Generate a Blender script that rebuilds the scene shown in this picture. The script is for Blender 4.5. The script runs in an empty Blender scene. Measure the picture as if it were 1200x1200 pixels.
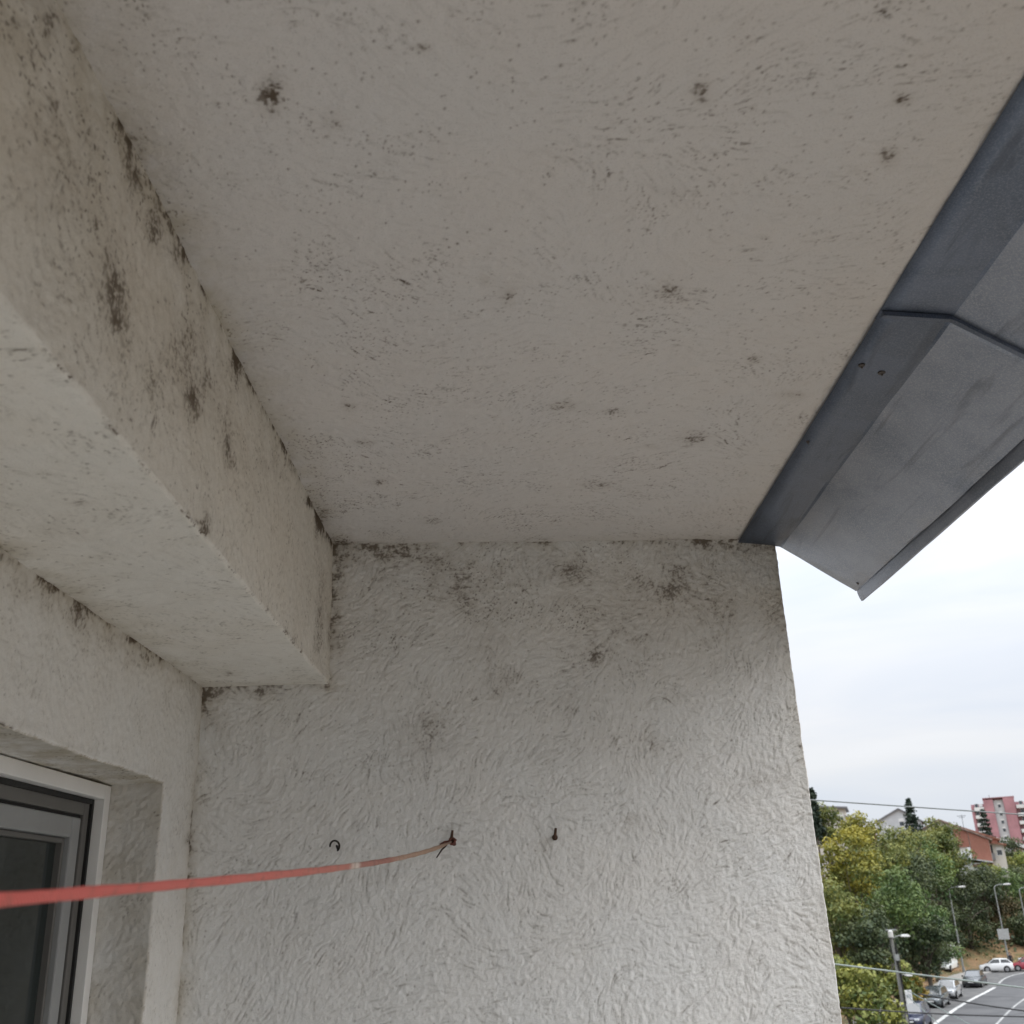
import bpy, bmesh, math, random
import numpy as np
from mathutils import Vector, Matrix

scene = bpy.context.scene
COL = scene.collection
RAD = math.radians
random.seed(7)
RNG = np.random.default_rng(11)

# ------------------------------------------------------------------ camera
CZ = 9.4                                    # camera height above the street
yaw, pitch, roll = RAD(0.70473855), RAD(21.3758477), RAD(-2.31200787)
cam_d = bpy.data.cameras.new('camera')
cam = bpy.data.objects.new('camera', cam_d)
COL.objects.link(cam)
scene.camera = cam
fw = Vector((math.sin(yaw)*math.cos(pitch), math.cos(yaw)*math.cos(pitch), math.sin(pitch)))
r0 = Vector((math.cos(yaw), -math.sin(yaw), 0))
u0 = r0.cross(fw)
rr = r0*math.cos(roll) + u0*math.sin(roll)
uu = -r0*math.sin(roll) + u0*math.cos(roll)
cam.matrix_world = Matrix(((rr.x, uu.x, -fw.x, 0), (rr.y, uu.y, -fw.y, 0), (rr.z, uu.z, -fw.z, CZ), (0, 0, 0, 1)))
cam_d.sensor_width = 36
cam_d.lens = 36*1171.14/1200
cam_d.clip_start = 0.02
cam_d.clip_end = 6000
cam_d.dof.use_dof = True
cam_d.dof.focus_distance = 2.9
cam_d.dof.aperture_fstop = 7.4

# ------------------------------------------------------------------ sky, sun, exposure
SUN_EL, SUN_AZ = RAD(40), RAD(108)          # azimuth clockwise from +Y
world = bpy.data.worlds.new('World')
scene.world = world
world.use_nodes = True
nt = world.node_tree
nt.nodes.clear()
def wn(t): return nt.nodes.new(t)
def wl(a, b): nt.links.new(a, b)
def wmath(op, a, b=None, c=None, clamp=False):
    m = wn('ShaderNodeMath'); m.operation = op; m.use_clamp = clamp
    for i, v in enumerate((a, b, c)):
        if v is None: continue
        if isinstance(v, (int, float)): m.inputs[i].default_value = v
        else: wl(v, m.inputs[i])
    return m.outputs[0]
sky = wn('ShaderNodeTexSky'); sky.sky_type = 'NISHITA'; sky.sun_disc = False
sky.sun_elevation = SUN_EL; sky.sun_rotation = SUN_AZ
sky.air_density = 1.0; sky.dust_density = 2.0
tc = wn('ShaderNodeTexCoord')
sep = wn('ShaderNodeSeparateXYZ'); wl(tc.outputs['Generated'], sep.inputs[0])
el = wmath('MAXIMUM', sep.outputs[2], 0.0)
mp = wn('ShaderNodeMapping'); wl(tc.outputs['Generated'], mp.inputs[0])
mp.inputs['Rotation'].default_value = (RAD(5), RAD(-7), 0.3)
mp.inputs['Scale'].default_value = (2.4, 2.4, 12)
n1 = wn('ShaderNodeTexNoise'); wl(mp.outputs[0], n1.inputs['Vector'])
n1.inputs['Scale'].default_value = 1.0; n1.inputs['Detail'].default_value = 5; n1.inputs['Roughness'].default_value = 0.5
n1.inputs['Distortion'].default_value = 0.5
cl_ = wmath('SUBTRACT', n1.outputs[0], 0.5)
SKY_H, SKY_1, SKY_2 = 0.418, 0.06, 1.70       # overcast luminance: at the horizon, and how it grows towards the zenith
grad = wmath('MULTIPLY_ADD', el, SKY_2, SKY_1)
grad = wmath('MULTIPLY_ADD', grad, el, SKY_H)
cl2 = wmath('MULTIPLY_ADD', cl_, 0.36, 1.0)
lum = wmath('MULTIPLY', grad, cl2)
lum10 = wmath('MULTIPLY', lum, 10.0)
ramp = wn('ShaderNodeMapRange'); wl(n1.outputs[0], ramp.inputs[0])
ramp.inputs[1].default_value = 0.35; ramp.inputs[2].default_value = 0.62
tint = wn('ShaderNodeMix'); tint.data_type = 'RGBA'
wl(ramp.outputs[0], tint.inputs[0])
tint.inputs[6].default_value = (0.88, 0.95, 1.07, 1); tint.inputs[7].default_value = (0.97, 0.985, 1.02, 1)
vm = wn('ShaderNodeVectorMath'); vm.operation = 'SCALE'
wl(tint.outputs[2], vm.inputs[0]); wl(lum10, vm.inputs['Scale'])
mx = wn('ShaderNodeMix'); mx.data_type = 'RGBA'; mx.inputs[0].default_value = 0.94
wl(sky.outputs[0], mx.inputs[6]); wl(vm.outputs[0], mx.inputs[7])
bg = wn('ShaderNodeBackground'); bg.inputs[1].default_value = 0.1
wl(mx.outputs[2], bg.inputs[0])
wo = wn('ShaderNodeOutputWorld'); wl(bg.outputs[0], wo.inputs[0])

sun_d = bpy.data.lights.new('sun', 'SUN')
sun_d.energy = 0.95; sun_d.angle = RAD(45); sun_d.color = (1, 0.97, 0.92)
sun = bpy.data.objects.new('sun', sun_d); COL.objects.link(sun)
sv = Vector((math.sin(SUN_AZ)*math.cos(SUN_EL), math.cos(SUN_AZ)*math.cos(SUN_EL), math.sin(SUN_EL)))
sun.rotation_euler = (-sv).to_track_quat('-Z', 'Y').to_euler()
sun.location = (20, -20, 40)

vs = scene.view_settings
scene.display_settings.display_device = 'sRGB'
vs.view_transform = 'Standard'; vs.look = 'None'; vs.gamma = 1; vs.use_curve_mapping = False
vs.exposure = 0.97
scene.cycles.max_bounces = 10
scene.cycles.diffuse_bounces = 6
scene.cycles.caustics_reflective = False
scene.cycles.caustics_refractive = False

# ------------------------------------------------------------------ object helpers
def link_mesh(name, verts, faces, mats, parent=None, smooth=False, fmat=None):
    me = bpy.data.meshes.new(name)
    if isinstance(faces, np.ndarray):
        nf, k = faces.shape
        me.vertices.add(len(verts)); me.vertices.foreach_set('co', np.asarray(verts, np.float32).ravel())
        me.loops.add(nf*k); me.loops.foreach_set('vertex_index', faces.astype(np.int32).ravel())
        me.polygons.add(nf)
        me.polygons.foreach_set('loop_start', np.arange(0, nf*k, k, dtype=np.int32))
        me.polygons.foreach_set('loop_total', np.full(nf, k, np.int32))
        me.update(calc_edges=True)
    else:
        me.from_pydata([tuple(v) for v in verts], [], faces)
    if not isinstance(mats, (list, tuple)): mats = [mats]
    for m in mats: me.materials.append(m)
    if fmat is not None:
        me.polygons.foreach_set('material_index', np.asarray(fmat, np.int32))
    if smooth: me.polygons.foreach_set('use_smooth', np.ones(len(me.polygons), bool))
    me.validate(); me.update()
    o = bpy.data.objects.new(name, me); COL.objects.link(o)
    if parent is not None: o.parent = parent
    return o
def tag(o, label=None, cat=None, group=None, kind=None):
    if label: o['label'] = label
    if cat: o['category'] = cat
    if group: o['group'] = group
    if kind: o['kind'] = kind
    return o
def empty(name, loc=(0, 0, 0), rz=0, label=None, cat=None, group=None, kind=None):
    o = bpy.data.objects.new(name, None); COL.objects.link(o)
    o.location = loc; o.rotation_euler = (0, 0, rz); o.empty_display_size = 0.2
    return tag(o, label, cat, group, kind)
def copy_tree(o, parent=None):
    c = o.copy(); COL.objects.link(c); c.parent = parent
    for ch in list(o.children): copy_tree(ch, c)
    return c
class MB:
    """collects boxes, prisms and tubes into one mesh"""
    def __init__(s): s.v = []; s.f = []
    def add(s, vs_, fs):
        b = len(s.v); s.v += [tuple(v) for v in vs_]; s.f += [tuple(i+b for i in f) for f in fs]; return s
    def box(s, x0, x1, y0, y1, z0, z1, M=None):
        P = [Vector(p) for p in ((x0, y0, z0), (x1, y0, z0), (x1, y1, z0), (x0, y1, z0), (x0, y0, z1), (x1, y0, z1), (x1, y1, z1), (x0, y1, z1))]
        if M: P = [M @ p for p in P]
        return s.add(P, [(0, 3, 2, 1), (4, 5, 6, 7), (0, 1, 5, 4), (1, 2, 6, 5), (2, 3, 7, 6), (3, 0, 4, 7)])
    def prism(s, poly, a0, a1, axis='y'):
        """poly in the plane across axis; for axis y given as (x, z)"""
        n = len(poly)
        def pt(p, a): return (p[0], a, p[1]) if axis == 'y' else ((a, p[0], p[1]) if axis == 'x' else (p[0], p[1], a))
        return s.add([pt(p, a0) for p in poly]+[pt(p, a1) for p in poly],
                     [tuple(range(n))[::-1], tuple(range(n, 2*n))]+[(i, (i+1) % n, n+(i+1) % n, n+i) for i in range(n)])
    def tube(s, pts, rad, n=8, caps=True):
        pts = [Vector(p) for p in pts]
        rads = rad if isinstance(rad, (list, tuple)) else [rad]*len(pts)
        rings = []; prev = None
        for i, p in enumerate(pts):
            t = (pts[min(i+1, len(pts)-1)]-pts[max(i-1, 0)]).normalized()
            a = prev if prev else (Vector((0, 0, 1)) if abs(t.z) < .9 else Vector((1, 0, 0)))
            a = (a-t*a.dot(t)).normalized(); prev = a; b = t.cross(a)
            rings.append([p+(a*math.cos(q)+b*math.sin(q))*rads[i] for q in [2*math.pi*k/n for k in range(n)]])
        vs_ = [v for r in rings for v in r]; fs = []
        for i in range(len(pts)-1):
            for k in range(n): fs.append((i*n+k, i*n+(k+1) % n, (i+1)*n+(k+1) % n, (i+1)*n+k))
        if caps: fs += [tuple(range(n))[::-1], tuple((len(pts)-1)*n+k for k in range(n))]
        return s.add(vs_, fs)
    def ball(s, c, rx, ry=None, rz=None, nu=12, nv=8):
        ry = ry or rx; rz = rz or rx; c = Vector(c)
        vs_ = [c+Vector((0, 0, -rz))]+[c+Vector((rx*math.sin(math.pi*j/nv)*math.cos(2*math.pi*i/nu), ry*math.sin(math.pi*j/nv)*math.sin(2*math.pi*i/nu), -rz*math.cos(math.pi*j/nv))) for j in range(1, nv) for i in range(nu)]+[c+Vector((0, 0, rz))]
        fs = [(0, 1+(i+1) % nu, 1+i) for i in range(nu)]
        for j in range(nv-2):
            for i in range(nu): fs.append((1+j*nu+i, 1+j*nu+(i+1) % nu, 1+(j+1)*nu+(i+1) % nu, 1+(j+1)*nu+i))
        L = len(vs_)-1; b = 1+(nv-2)*nu
        fs += [(b+i, b+(i+1) % nu, L) for i in range(nu)]
        return s.add(vs_, fs)
    def build(s, name, mat, parent=None, smooth=False, bevel=0):
        o = link_mesh(name, s.v, s.f, mat, parent)
        bm = bmesh.new(); bm.from_mesh(o.data); bmesh.ops.recalc_face_normals(bm, faces=bm.faces)
        if bevel: bmesh.ops.bevel(bm, geom=list(bm.edges), offset=bevel, segments=2, affect='EDGES', profile=.5)
        bm.to_mesh(o.data); bm.free()
        if smooth:
            for p in o.data.polygons: p.use_smooth = True
            o.data.set_sharp_from_angle(angle=RAD(40))
        return o

# ------------------------------------------------------------------ material helpers
class Mat:
    def __init__(s, name):
        s.m = bpy.data.materials.new(name); s.m.use_nodes = True; s.t = s.m.node_tree
        s.b = s.t.nodes['Principled BSDF']
    def n(s, typ, **kw):
        q = s.t.nodes.new(typ)
        for k, v in kw.items(): setattr(q, k, v)
        return q
    def l(s, a, b): s.t.links.new(a, b)
    def set(s, sock, v):
        if isinstance(v, (int, float, tuple, list)): sock.default_value = v
        else: s.l(v, sock)
    def math(s, op, a, b=None, c=None, clamp=False):
        m = s.n('ShaderNodeMath', operation=op, use_clamp=clamp)
        for i, v in enumerate((a, b, c)):
            if v is not None: s.set(m.inputs[i], v)
        return m.outputs[0]
    def noise(s, vec, scale, detail=2, rough=.5, dist=0, out=0):
        q = s.n('ShaderNodeTexNoise')
        if vec is not None: s.l(vec, q.inputs['Vector'])
        q.inputs['Scale'].default_value = scale; q.inputs['Detail'].default_value = detail
        q.inputs['Roughness'].default_value = rough; q.inputs['Distortion'].default_value = dist
        return q.outputs[out]
    def ss(s, v, a, b, lo=0., hi=1.):
        q = s.n('ShaderNodeMapRange', interpolation_type='SMOOTHSTEP')
        s.l(v, q.inputs[0]); q.inputs[1].default_value = a; q.inputs[2].default_value = b
        q.inputs[3].default_value = lo; q.inputs[4].default_value = hi
        return q.outputs[0]
    def mix(s, f, a, b, mode='MIX'):
        q = s.n('ShaderNodeMix', data_type='RGBA', blend_type=mode)
        s.set(q.inputs[0], f); s.set(q.inputs[6], a); s.set(q.inputs[7], b)
        return q.outputs[2]
    def attr(s, name): return s.n('ShaderNodeAttribute', attribute_name=name)
def c4(c): return (c[0], c[1], c[2], 1.0)

def simple(name, col, rough=.6, metal=0., var=.12, scale=6., bump=0., spec=.4):
    M = Mat(name); tcn = M.n('ShaderNodeTexCoord').outputs['Object']
    nz = M.noise(tcn, scale, 5, .6)
    k = M.ss(nz, .3, .7, 1-var, 1+var)
    q = M.n('ShaderNodeVectorMath', operation='SCALE'); q.inputs[0].default_value = col[:3]; M.l(k, q.inputs['Scale'])
    M.l(q.outputs[0], M.b.inputs['Base Color'])
    M.b.inputs['Roughness'].default_value = rough; M.b.inputs['Metallic'].default_value = metal
    M.b.inputs['Specular IOR Level'].default_value = spec
    if bump:
        bn = M.n('ShaderNodeBump'); bn.inputs['Strength'].default_value = 1; bn.inputs['Distance'].default_value = bump
        M.l(M.noise(tcn, scale*6, 4, .6), bn.inputs['Height']); M.l(bn.outputs[0], M.b.inputs['Normal'])
    return M.m

def plaster(name, base, grime_col=(.43, .385, .30), dirt_col=(.082, .058, .038), groove_dark=.3, off=(0, 0)):
    """rendered surface: its scratches are geometry; the per-vertex values say where grooves, grime and mould are"""
    M = Mat(name)
    uv = M.n('ShaderNodeUVMap', uv_map='uv').outputs[0]
    mpn = M.n('ShaderNodeMapping'); M.l(uv, mpn.inputs[0]); mpn.inputs['Location'].default_value = (off[0], off[1], 0)
    p = mpn.outputs[0]
    fine = M.noise(p, 260, 3, .7)
    bn = M.n('ShaderNodeBump'); bn.inputs['Strength'].default_value = 1.0; bn.inputs['Distance'].default_value = .0016
    M.l(fine, bn.inputs['Height']); M.l(bn.outputs[0], M.b.inputs['Normal'])
    tone = M.noise(p, 2.6, 5, .65)
    col = M.mix(M.ss(tone, .32, .68), c4([base[0]*.99, base[1]*.98, base[2]*.97]), c4([base[0]*.98, base[1]*.985, base[2]*.99]))
    col = M.mix(M.ss(fine, .52, .70, 0, .30), col, c4([v*.5 for v in base]))
    grit = M.noise(p, 420, 2, .6)
    col = M.mix(M.math('MULTIPLY', M.ss(grit, .66, .76), M.ss(tone, .3, .6, .25, .75)), col, (.12, .105, .085, 1))
    col = M.mix(M.math('MULTIPLY', M.attr('groove').outputs['Fac'], groove_dark), col, (.15, .135, .115, 1))
    col = M.mix(M.attr('grime').outputs['Fac'], col, c4(grime_col))
    col = M.mix(M.math('MULTIPLY', M.attr('halo').outputs['Fac'], M.ss(tone, .2, .6, .6, 1.)), col, (.21, .165, .115, 1))
    col = M.mix(M.attr('dirt').outputs['Fac'], col, c4(dirt_col))
    M.l(col, M.b.inputs['Base Color'])
    M.b.inputs['Roughness'].default_value = .85
    M.b.inputs['Specular IOR Level'].default_value = .12
    return M.m
STAIN_CEIL = [
  (-0.306,1.119,0.000342,-0.000221,0.00104,1.0), (-0.313,1.138,0.000827,-0.000386,0.00185,0.45), (-0.231,1.188,0.000251,-9.25e-05,0.000607,0.6), (-0.237,1.184,0.00154,-0.000415,0.00276,0.3),
  (-0.085,1.049,0.00027,1.21e-06,0.000106,0.75), (-0.13,1.047,6.72e-05,-1.46e-06,3.45e-05,0.6), (0.317,1.141,0.000177,0.000102,0.000544,0.8), (0.318,1.148,0.00113,0.000242,0.00113,0.3),
  (0.626,1.174,0.000197,7.76e-05,0.000194,1.0), (0.638,1.164,0.00128,0.000405,0.00096,0.3), (0.65,1.297,0.000488,0.000298,0.000798,0.9), (0.605,1.331,0.000222,6.02e-05,0.000159,0.6),
  (0.029,1.658,0.000177,6.9e-06,0.000551,0.85), (0.029,1.637,0.00183,7.62e-05,0.00477,0.35), (-0.016,1.595,0.00021,-5.75e-06,0.000618,0.5), (0.342,1.655,0.000289,6.09e-05,0.000311,0.75),
  (0.33,1.669,0.00337,0.000679,0.00355,0.3), (-0.345,2.096,0.000408,-7.21e-05,0.000664,0.9), (-0.338,2.288,0.00118,8.74e-06,0.000624,0.75), (0.158,2.125,0.00107,0.000111,0.000702,0.75),
  (0.18,2.149,0.0107,0.000957,0.00295,0.35), (0.285,2.17,0.00086,0.000113,0.000524,0.6), (0.508,2.327,0.0013,0.000263,0.000954,0.85), (0.507,2.316,0.00602,0.00221,0.0104,0.3),
  (0.405,2.375,0.000745,0.000119,0.000455,0.6), (-0.209,2.858,0.00132,3.19e-05,0.00133,0.7), (-0.332,2.547,0.00056,-6.2e-05,0.000891,0.75), (0.574,1.933,0.000557,0.000151,0.000514,0.8),
  (0.701,2.109,0.00144,0.000278,0.00069,0.8), (0.278,2.621,0.00195,0.000253,0.000999,0.6), (0.289,2.603,0.00952,0.00111,0.00319,0.3), (-0.107,2.15,0.000418,2.65e-06,0.000503,0.5),
  (-0.005,2.171,0.000209,9.96e-06,0.000333,0.6), (0.092,1.26,0.000727,3.69e-05,0.000135,0.4), (0.181,1.37,0.00752,0.000955,0.00765,0.28), (0.31,1.366,0.00189,0.000136,0.000307,0.4),
  (-0.068,1.237,0.00438,-1.23e-05,0.00316,0.25), (-0.02,1.382,0.00746,0.000266,0.00307,0.25), (-0.177,1.812,0.0204,-0.00273,0.0412,0.18), (0.248,1.773,0.0256,0.00517,0.0386,0.2),
  (0.433,1.55,0.0174,0.00586,0.0253,0.2), (0.356,1.04,0.000747,0.000332,0.00144,0.4), (0.467,1.362,0.00854,0.00438,0.017,0.2), (-0.542,1.235,0.000925,-0.00107,0.00311,0.6),
  (-0.536,1.18,0.00238,-0.00265,0.00756,0.4), (-0.526,1.284,0.00177,-0.000439,0.00156,0.5), (-0.473,1.36,0.00548,-0.00189,0.0074,0.25), (-0.565,1.471,0.00243,-0.00292,0.0094,0.5),
  (-0.533,2.789,0.00152,-0.00492,0.0279,0.7), (-0.521,3.01,0.00147,-0.000221,0.00229,0.9), (-0.435,3.044,0.00665,0.000572,0.00113,0.7), (-0.322,2.775,0.0233,-0.00263,0.0431,0.2),
  (-0.078,3.082,0.0124,0.00132,0.000764,0.5), (0.573,3.127,0.0134,0.0016,0.00132,0.6), (0.744,3.129,0.0017,0.000407,0.00119,0.7), (0.779,2.39,0.0134,0.0195,0.0721,0.25),
  (0.718,1.648,0.00606,0.0047,0.0137,0.2), (0.49,1.138,0.00295,0.00136,0.00442,0.2), (0.063,1.059,0.00225,0.000135,0.00357,0.22), (-0.268,1.003,0.00205,-5.69e-06,0.000376,0.3),
]
STAIN_WALL = [
  (-0.523,1.033,0.000473,-0.00034,0.0132,0.8), (-0.533,0.92,0.000461,-0.000344,0.0126,0.75), (-0.461,1.047,0.0117,-0.000188,0.00214,0.55), (-0.353,1.066,0.0186,-0.000232,0.00085,0.6),
  (-0.508,0.755,0.00044,-0.000168,0.00655,0.5), (-0.405,0.862,0.0113,-0.000342,0.0123,0.35), (-0.244,1.03,0.0268,-0.000328,0.00336,0.35), (-0.149,0.942,0.00425,-2.84e-05,0.00207,0.6),
  (-0.162,0.971,0.0267,-0.000179,0.0131,0.3), (0.196,1.001,0.00696,-6.4e-05,0.000542,0.55), (0.254,1.023,0.0281,-0.000151,0.00343,0.35), (0.448,0.769,0.000756,2.88e-05,0.000493,0.95),
  (0.443,0.777,0.0189,0.000516,0.01,0.38), (0.28,0.717,0.00047,2.31e-05,0.000477,0.95), (0.289,0.725,0.0149,0.000531,0.012,0.4), (0.274,0.907,0.0275,0.000426,0.013,0.4),
  (0.589,0.995,0.00158,6.58e-05,0.000861,0.75), (0.603,0.989,0.0202,0.00114,0.0137,0.45), (0.527,0.932,0.00202,4.86e-05,0.000834,0.65), (0.73,0.863,0.000314,0.000244,0.00209,0.9),
  (0.74,0.877,0.0129,0.00137,0.0131,0.42), (0.644,0.844,0.00706,0.000232,0.00322,0.5), (0.468,0.904,0.0125,9.39e-05,0.00329,0.45), (-0.058,0.787,0.00486,0.000101,0.00681,0.5),
  (-0.234,0.507,0.00095,-1.91e-05,0.000657,0.8), (-0.234,0.517,0.0106,-0.000201,0.00856,0.42), (-0.234,0.461,0.00316,-7.44e-05,0.00126,0.5), (-0.024,0.606,0.000691,6.92e-06,0.000696,0.6),
  (-0.023,0.637,0.0111,-3.98e-05,0.00637,0.35), (-0.082,0.913,0.0472,-2.23e-05,0.0288,0.25), (0.199,0.579,0.00633,1.68e-05,0.00279,0.45), (0.27,0.447,0.011,1.38e-05,0.00444,0.4),
  (0.111,0.401,0.00451,1.7e-06,0.00255,0.4), (0.465,0.416,0.00403,0.000302,0.00441,0.45), (0.771,0.319,0.00474,-1.85e-05,0.000915,0.65), (0.788,0.344,0.0178,0.000865,0.0103,0.35),
  (0.356,0.22,0.000656,9.96e-06,0.000378,0.7), (0.342,0.196,0.00375,6.51e-05,0.00233,0.4), (0.585,0.188,0.000428,9.6e-06,0.000212,0.5), (0.427,0.443,0.00101,3.16e-05,0.00066,0.55),
  (0.873,0.769,0.00207,0.00386,0.0283,0.35), (0.828,1.076,0.00753,-1.4e-05,0.000579,0.75), (0.684,1.077,0.0206,-0.000176,0.000577,0.5), (0.905,0.797,0.000291,3.52e-05,0.000288,0.8),
  (-0.898,0.618,0.000634,-3.19e-05,0.000241,1.2), (-0.906,0.554,0.000238,-0.000194,0.00259,0.9), (-0.868,0.541,0.00065,-0.000411,0.0058,0.55), (-0.76,0.623,0.0161,-0.000378,0.000117,0.6),
  (-0.747,0.622,0.000161,-9.46e-06,0.000108,1.0), (-0.582,0.634,0.00263,-6.18e-05,6.3e-05,0.7), (-0.747,0.525,0.000176,-0.00222,0.0412,0.5), (-0.828,0.502,0.00564,-0.00116,0.0159,0.35),
  (-0.628,0.496,0.0228,-0.0015,0.023,0.22), (-0.298,0.437,0.0058,-0.000155,0.0158,0.3), (0.066,0.556,0.0441,1.02e-05,0.0246,0.2), (-0.923,0.191,0.000144,-3.18e-05,0.000346,0.9),
  (-0.914,0.167,0.000413,-0.000672,0.00855,0.5), (0.124,0.155,0.00123,1.73e-05,0.00111,0.45), (0.072,0.133,0.0056,-0.000166,0.000562,0.28), (-0.151,0.118,0.00242,-4.35e-05,0.00218,0.15),
  (0.016,-0.026,0.000594,-9.37e-06,0.000328,0.5), (0.923,0.009,0.00132,0.00418,0.0268,0.4), (0.9,0.202,0.00133,0.00223,0.0151,0.3), (0.688,0.621,0.0272,0.00248,0.0262,0.25),
]
STAIN_BEAM = [
  (1.222,0.843,0.00107,-0.000542,0.00402,0.85), (1.244,0.803,0.000519,0.000294,0.000296,1.0), (1.224,0.837,0.00485,0.00142,0.00724,0.4), (0.987,0.957,0.000417,0.000252,0.000716,0.9),
  (0.949,1.066,0.000586,0.000327,0.00141,0.95), (0.932,1.055,0.00239,0.00206,0.00425,0.5), (0.887,1.012,0.00119,0.000946,0.00229,0.45), (1.334,1.032,0.000997,0.000449,0.00145,1.0),
  (1.456,1.07,0.00107,0.00054,0.00124,0.9), (1.373,1.044,0.00874,0.00592,0.00657,0.5), (1.229,1.062,0.00204,0.00024,0.00547,0.75), (1.585,0.863,0.00103,0.000276,0.00118,0.95),
  (1.568,0.871,0.0224,0.0107,0.0112,0.5), (1.808,0.876,0.0013,-3.59e-06,0.00249,0.9), (1.846,1.073,0.00145,0.000313,0.0023,0.9), (1.875,0.869,0.0037,0.00156,0.00119,0.6),
  (2.117,0.967,0.0117,0.00509,0.00289,0.55), (1.508,0.931,0.0277,0.0143,0.0177,0.42), (1.694,0.967,0.0239,0.0121,0.0116,0.4), (2.297,1.119,0.00216,0.000748,0.0017,0.7),
  (2.329,1.062,0.0173,0.00674,0.00769,0.45), (1.707,0.653,0.00118,0.000413,0.000243,1.3), (1.708,0.69,0.00252,0.000606,0.00172,0.6), (1.674,0.657,0.00321,0.00121,0.000499,0.9),
  (2.854,0.815,0.00311,-0.00098,0.01,0.7), (2.832,0.707,0.00421,0.000579,0.00257,0.7), (3.047,0.8,0.00371,0.000143,0.00488,0.8), (2.566,0.688,0.0074,0.00101,0.00482,0.5),
  (2.438,0.789,0.0865,0.0247,0.02,0.3), (1.075,0.622,0.00685,0.00379,0.00224,0.45), (1.154,0.616,0.0138,0.00703,0.00388,0.45), (1.129,0.794,0.0206,0.0125,0.014,0.3),
  (1.01,0.838,0.0143,0.0101,0.013,0.4), (1.079,0.964,0.0135,0.0101,0.0147,0.4), (0.948,0.888,0.00527,0.00418,0.00592,0.45), (1.317,0.816,0.036,0.0198,0.0188,0.3),
  (2.908,0.91,0.013,-0.000366,0.0248,0.4), (2.014,1.058,0.0464,0.0215,0.0214,0.35), (0.978,0.645,0.0028,0.00166,0.00148,0.4), (2.666,1.105,0.00715,0.00283,0.00157,1.4),
  (2.816,1.103,0.0065,0.00208,0.00311,1.2), (2.979,1.116,0.00797,0.00284,0.00155,1.2), (2.153,1.121,0.00107,0.000527,0.000345,1.2), (1.585,1.106,0.000578,0.000242,0.000759,0.8),
]
STAIN_LEFT = [
  (2.094,0.622,0.000908,0.00011,0.000517,1.1), (2.106,0.612,0.00596,0.00123,0.00169,0.55), (1.763,0.641,0.0149,0.00498,0.00221,0.75), (1.947,0.64,0.0339,0.0104,0.00381,0.7),
  (2.167,0.648,0.0326,0.00907,0.00309,0.65), (2.383,0.634,0.0467,0.0115,0.00351,0.6), (2.572,0.624,0.035,0.00788,0.00229,0.6), (1.879,0.61,0.0189,0.00502,0.00405,0.4),
  (2.395,0.594,0.02,0.00387,0.00374,0.4), (2.826,0.62,0.0223,0.00457,0.00115,0.6), (2.915,0.589,0.00247,-0.00043,0.00333,0.6), (2.993,0.202,0.00159,-8.58e-07,0.000338,0.8),
  (3.009,0.261,0.00368,-0.00491,0.0194,0.45), (1.921,0.351,0.0104,0.00167,0.000433,0.5), (2.206,0.352,0.0317,0.00452,0.000764,0.45), (2.586,0.343,0.0147,0.00172,0.000311,0.5),
]
STAIN_SOFF = [
  (-0.697,1.536,0.000395,-5.17e-05,0.000217,0.75), (-0.703,1.412,0.000684,-5.33e-05,0.000255,0.45), (-0.574,1.091,0.00202,-0.000643,0.00171,0.3), (-0.554,1.26,0.00218,7.41e-05,0.00026,0.3),
  (-0.633,1.581,0.0101,-0.00779,0.0237,0.18), (-0.816,2.84,0.00521,-0.000309,0.00447,0.3), (-0.792,1.648,0.0039,-0.00109,0.00337,0.35), (-0.795,2.832,0.000211,-0.00026,0.00107,0.8),
  (-0.869,2.617,0.00913,-0.00421,0.0176,0.22), (-0.769,1.741,0.00946,-0.0024,0.00834,0.25),
]

# ------------------------------------------------------------------ value noise on points (numpy)
_P = RNG.random((64, 64, 64)).astype(np.float32)
def vnoise(P, f, seed=0):
    q = np.asarray(P)*f+np.array([13.7, 7.1, 3.3])*(seed+1)
    i = np.floor(q).astype(int); t = q-i; t = t*t*(3-2*t)
    r = 0
    for dx in (0, 1):
        for dy in (0, 1):
            for dz in (0, 1):
                wgt = (t[:, 0] if dx else 1-t[:, 0])*(t[:, 1] if dy else 1-t[:, 1])*(t[:, 2] if dz else 1-t[:, 2])
                r = r+wgt*_P[(i[:, 0]+dx) % 64, (i[:, 1]+dy) % 64, (i[:, 2]+dz) % 64]
    return r-.5
def vdisp(P):
    """one continuous displacement field for all plaster, so patches that share an edge stay joined"""
    d = np.zeros_like(P)
    for k in range(3):
        d[:, k] = vnoise(P, 3, k)*.007+vnoise(P, 17, k+5)*.0030+vnoise(P, 80, k+10)*.0026
    return d
def spaced(*segs):
    """breakpoints with steps: (a, b, step), ..."""
    out = []
    for a, b, st in segs:
        n = max(1, int(round(abs(b-a)/st)))
        out += list(np.linspace(a, b, n, endpoint=False))
    out.append(segs[-1][1])
    return np.array(out)
def fftnoise(n, wl_px, seed, aniso=None):
    """periodic gaussian noise around one wavelength (pixels), unit variance"""
    r = np.random.default_rng(seed); k = np.fft.fft2(r.normal(size=(n, n)))
    f = np.fft.fftfreq(n); fx, fy = np.meshgrid(f, f, indexing='ij'); q = np.sqrt(fx*fx+fy*fy)*wl_px
    o = np.real(np.fft.ifft2(k*np.exp(-(q**2)*.9)*(q > 0)))
    return (o/o.std()).astype(np.float32)
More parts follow.
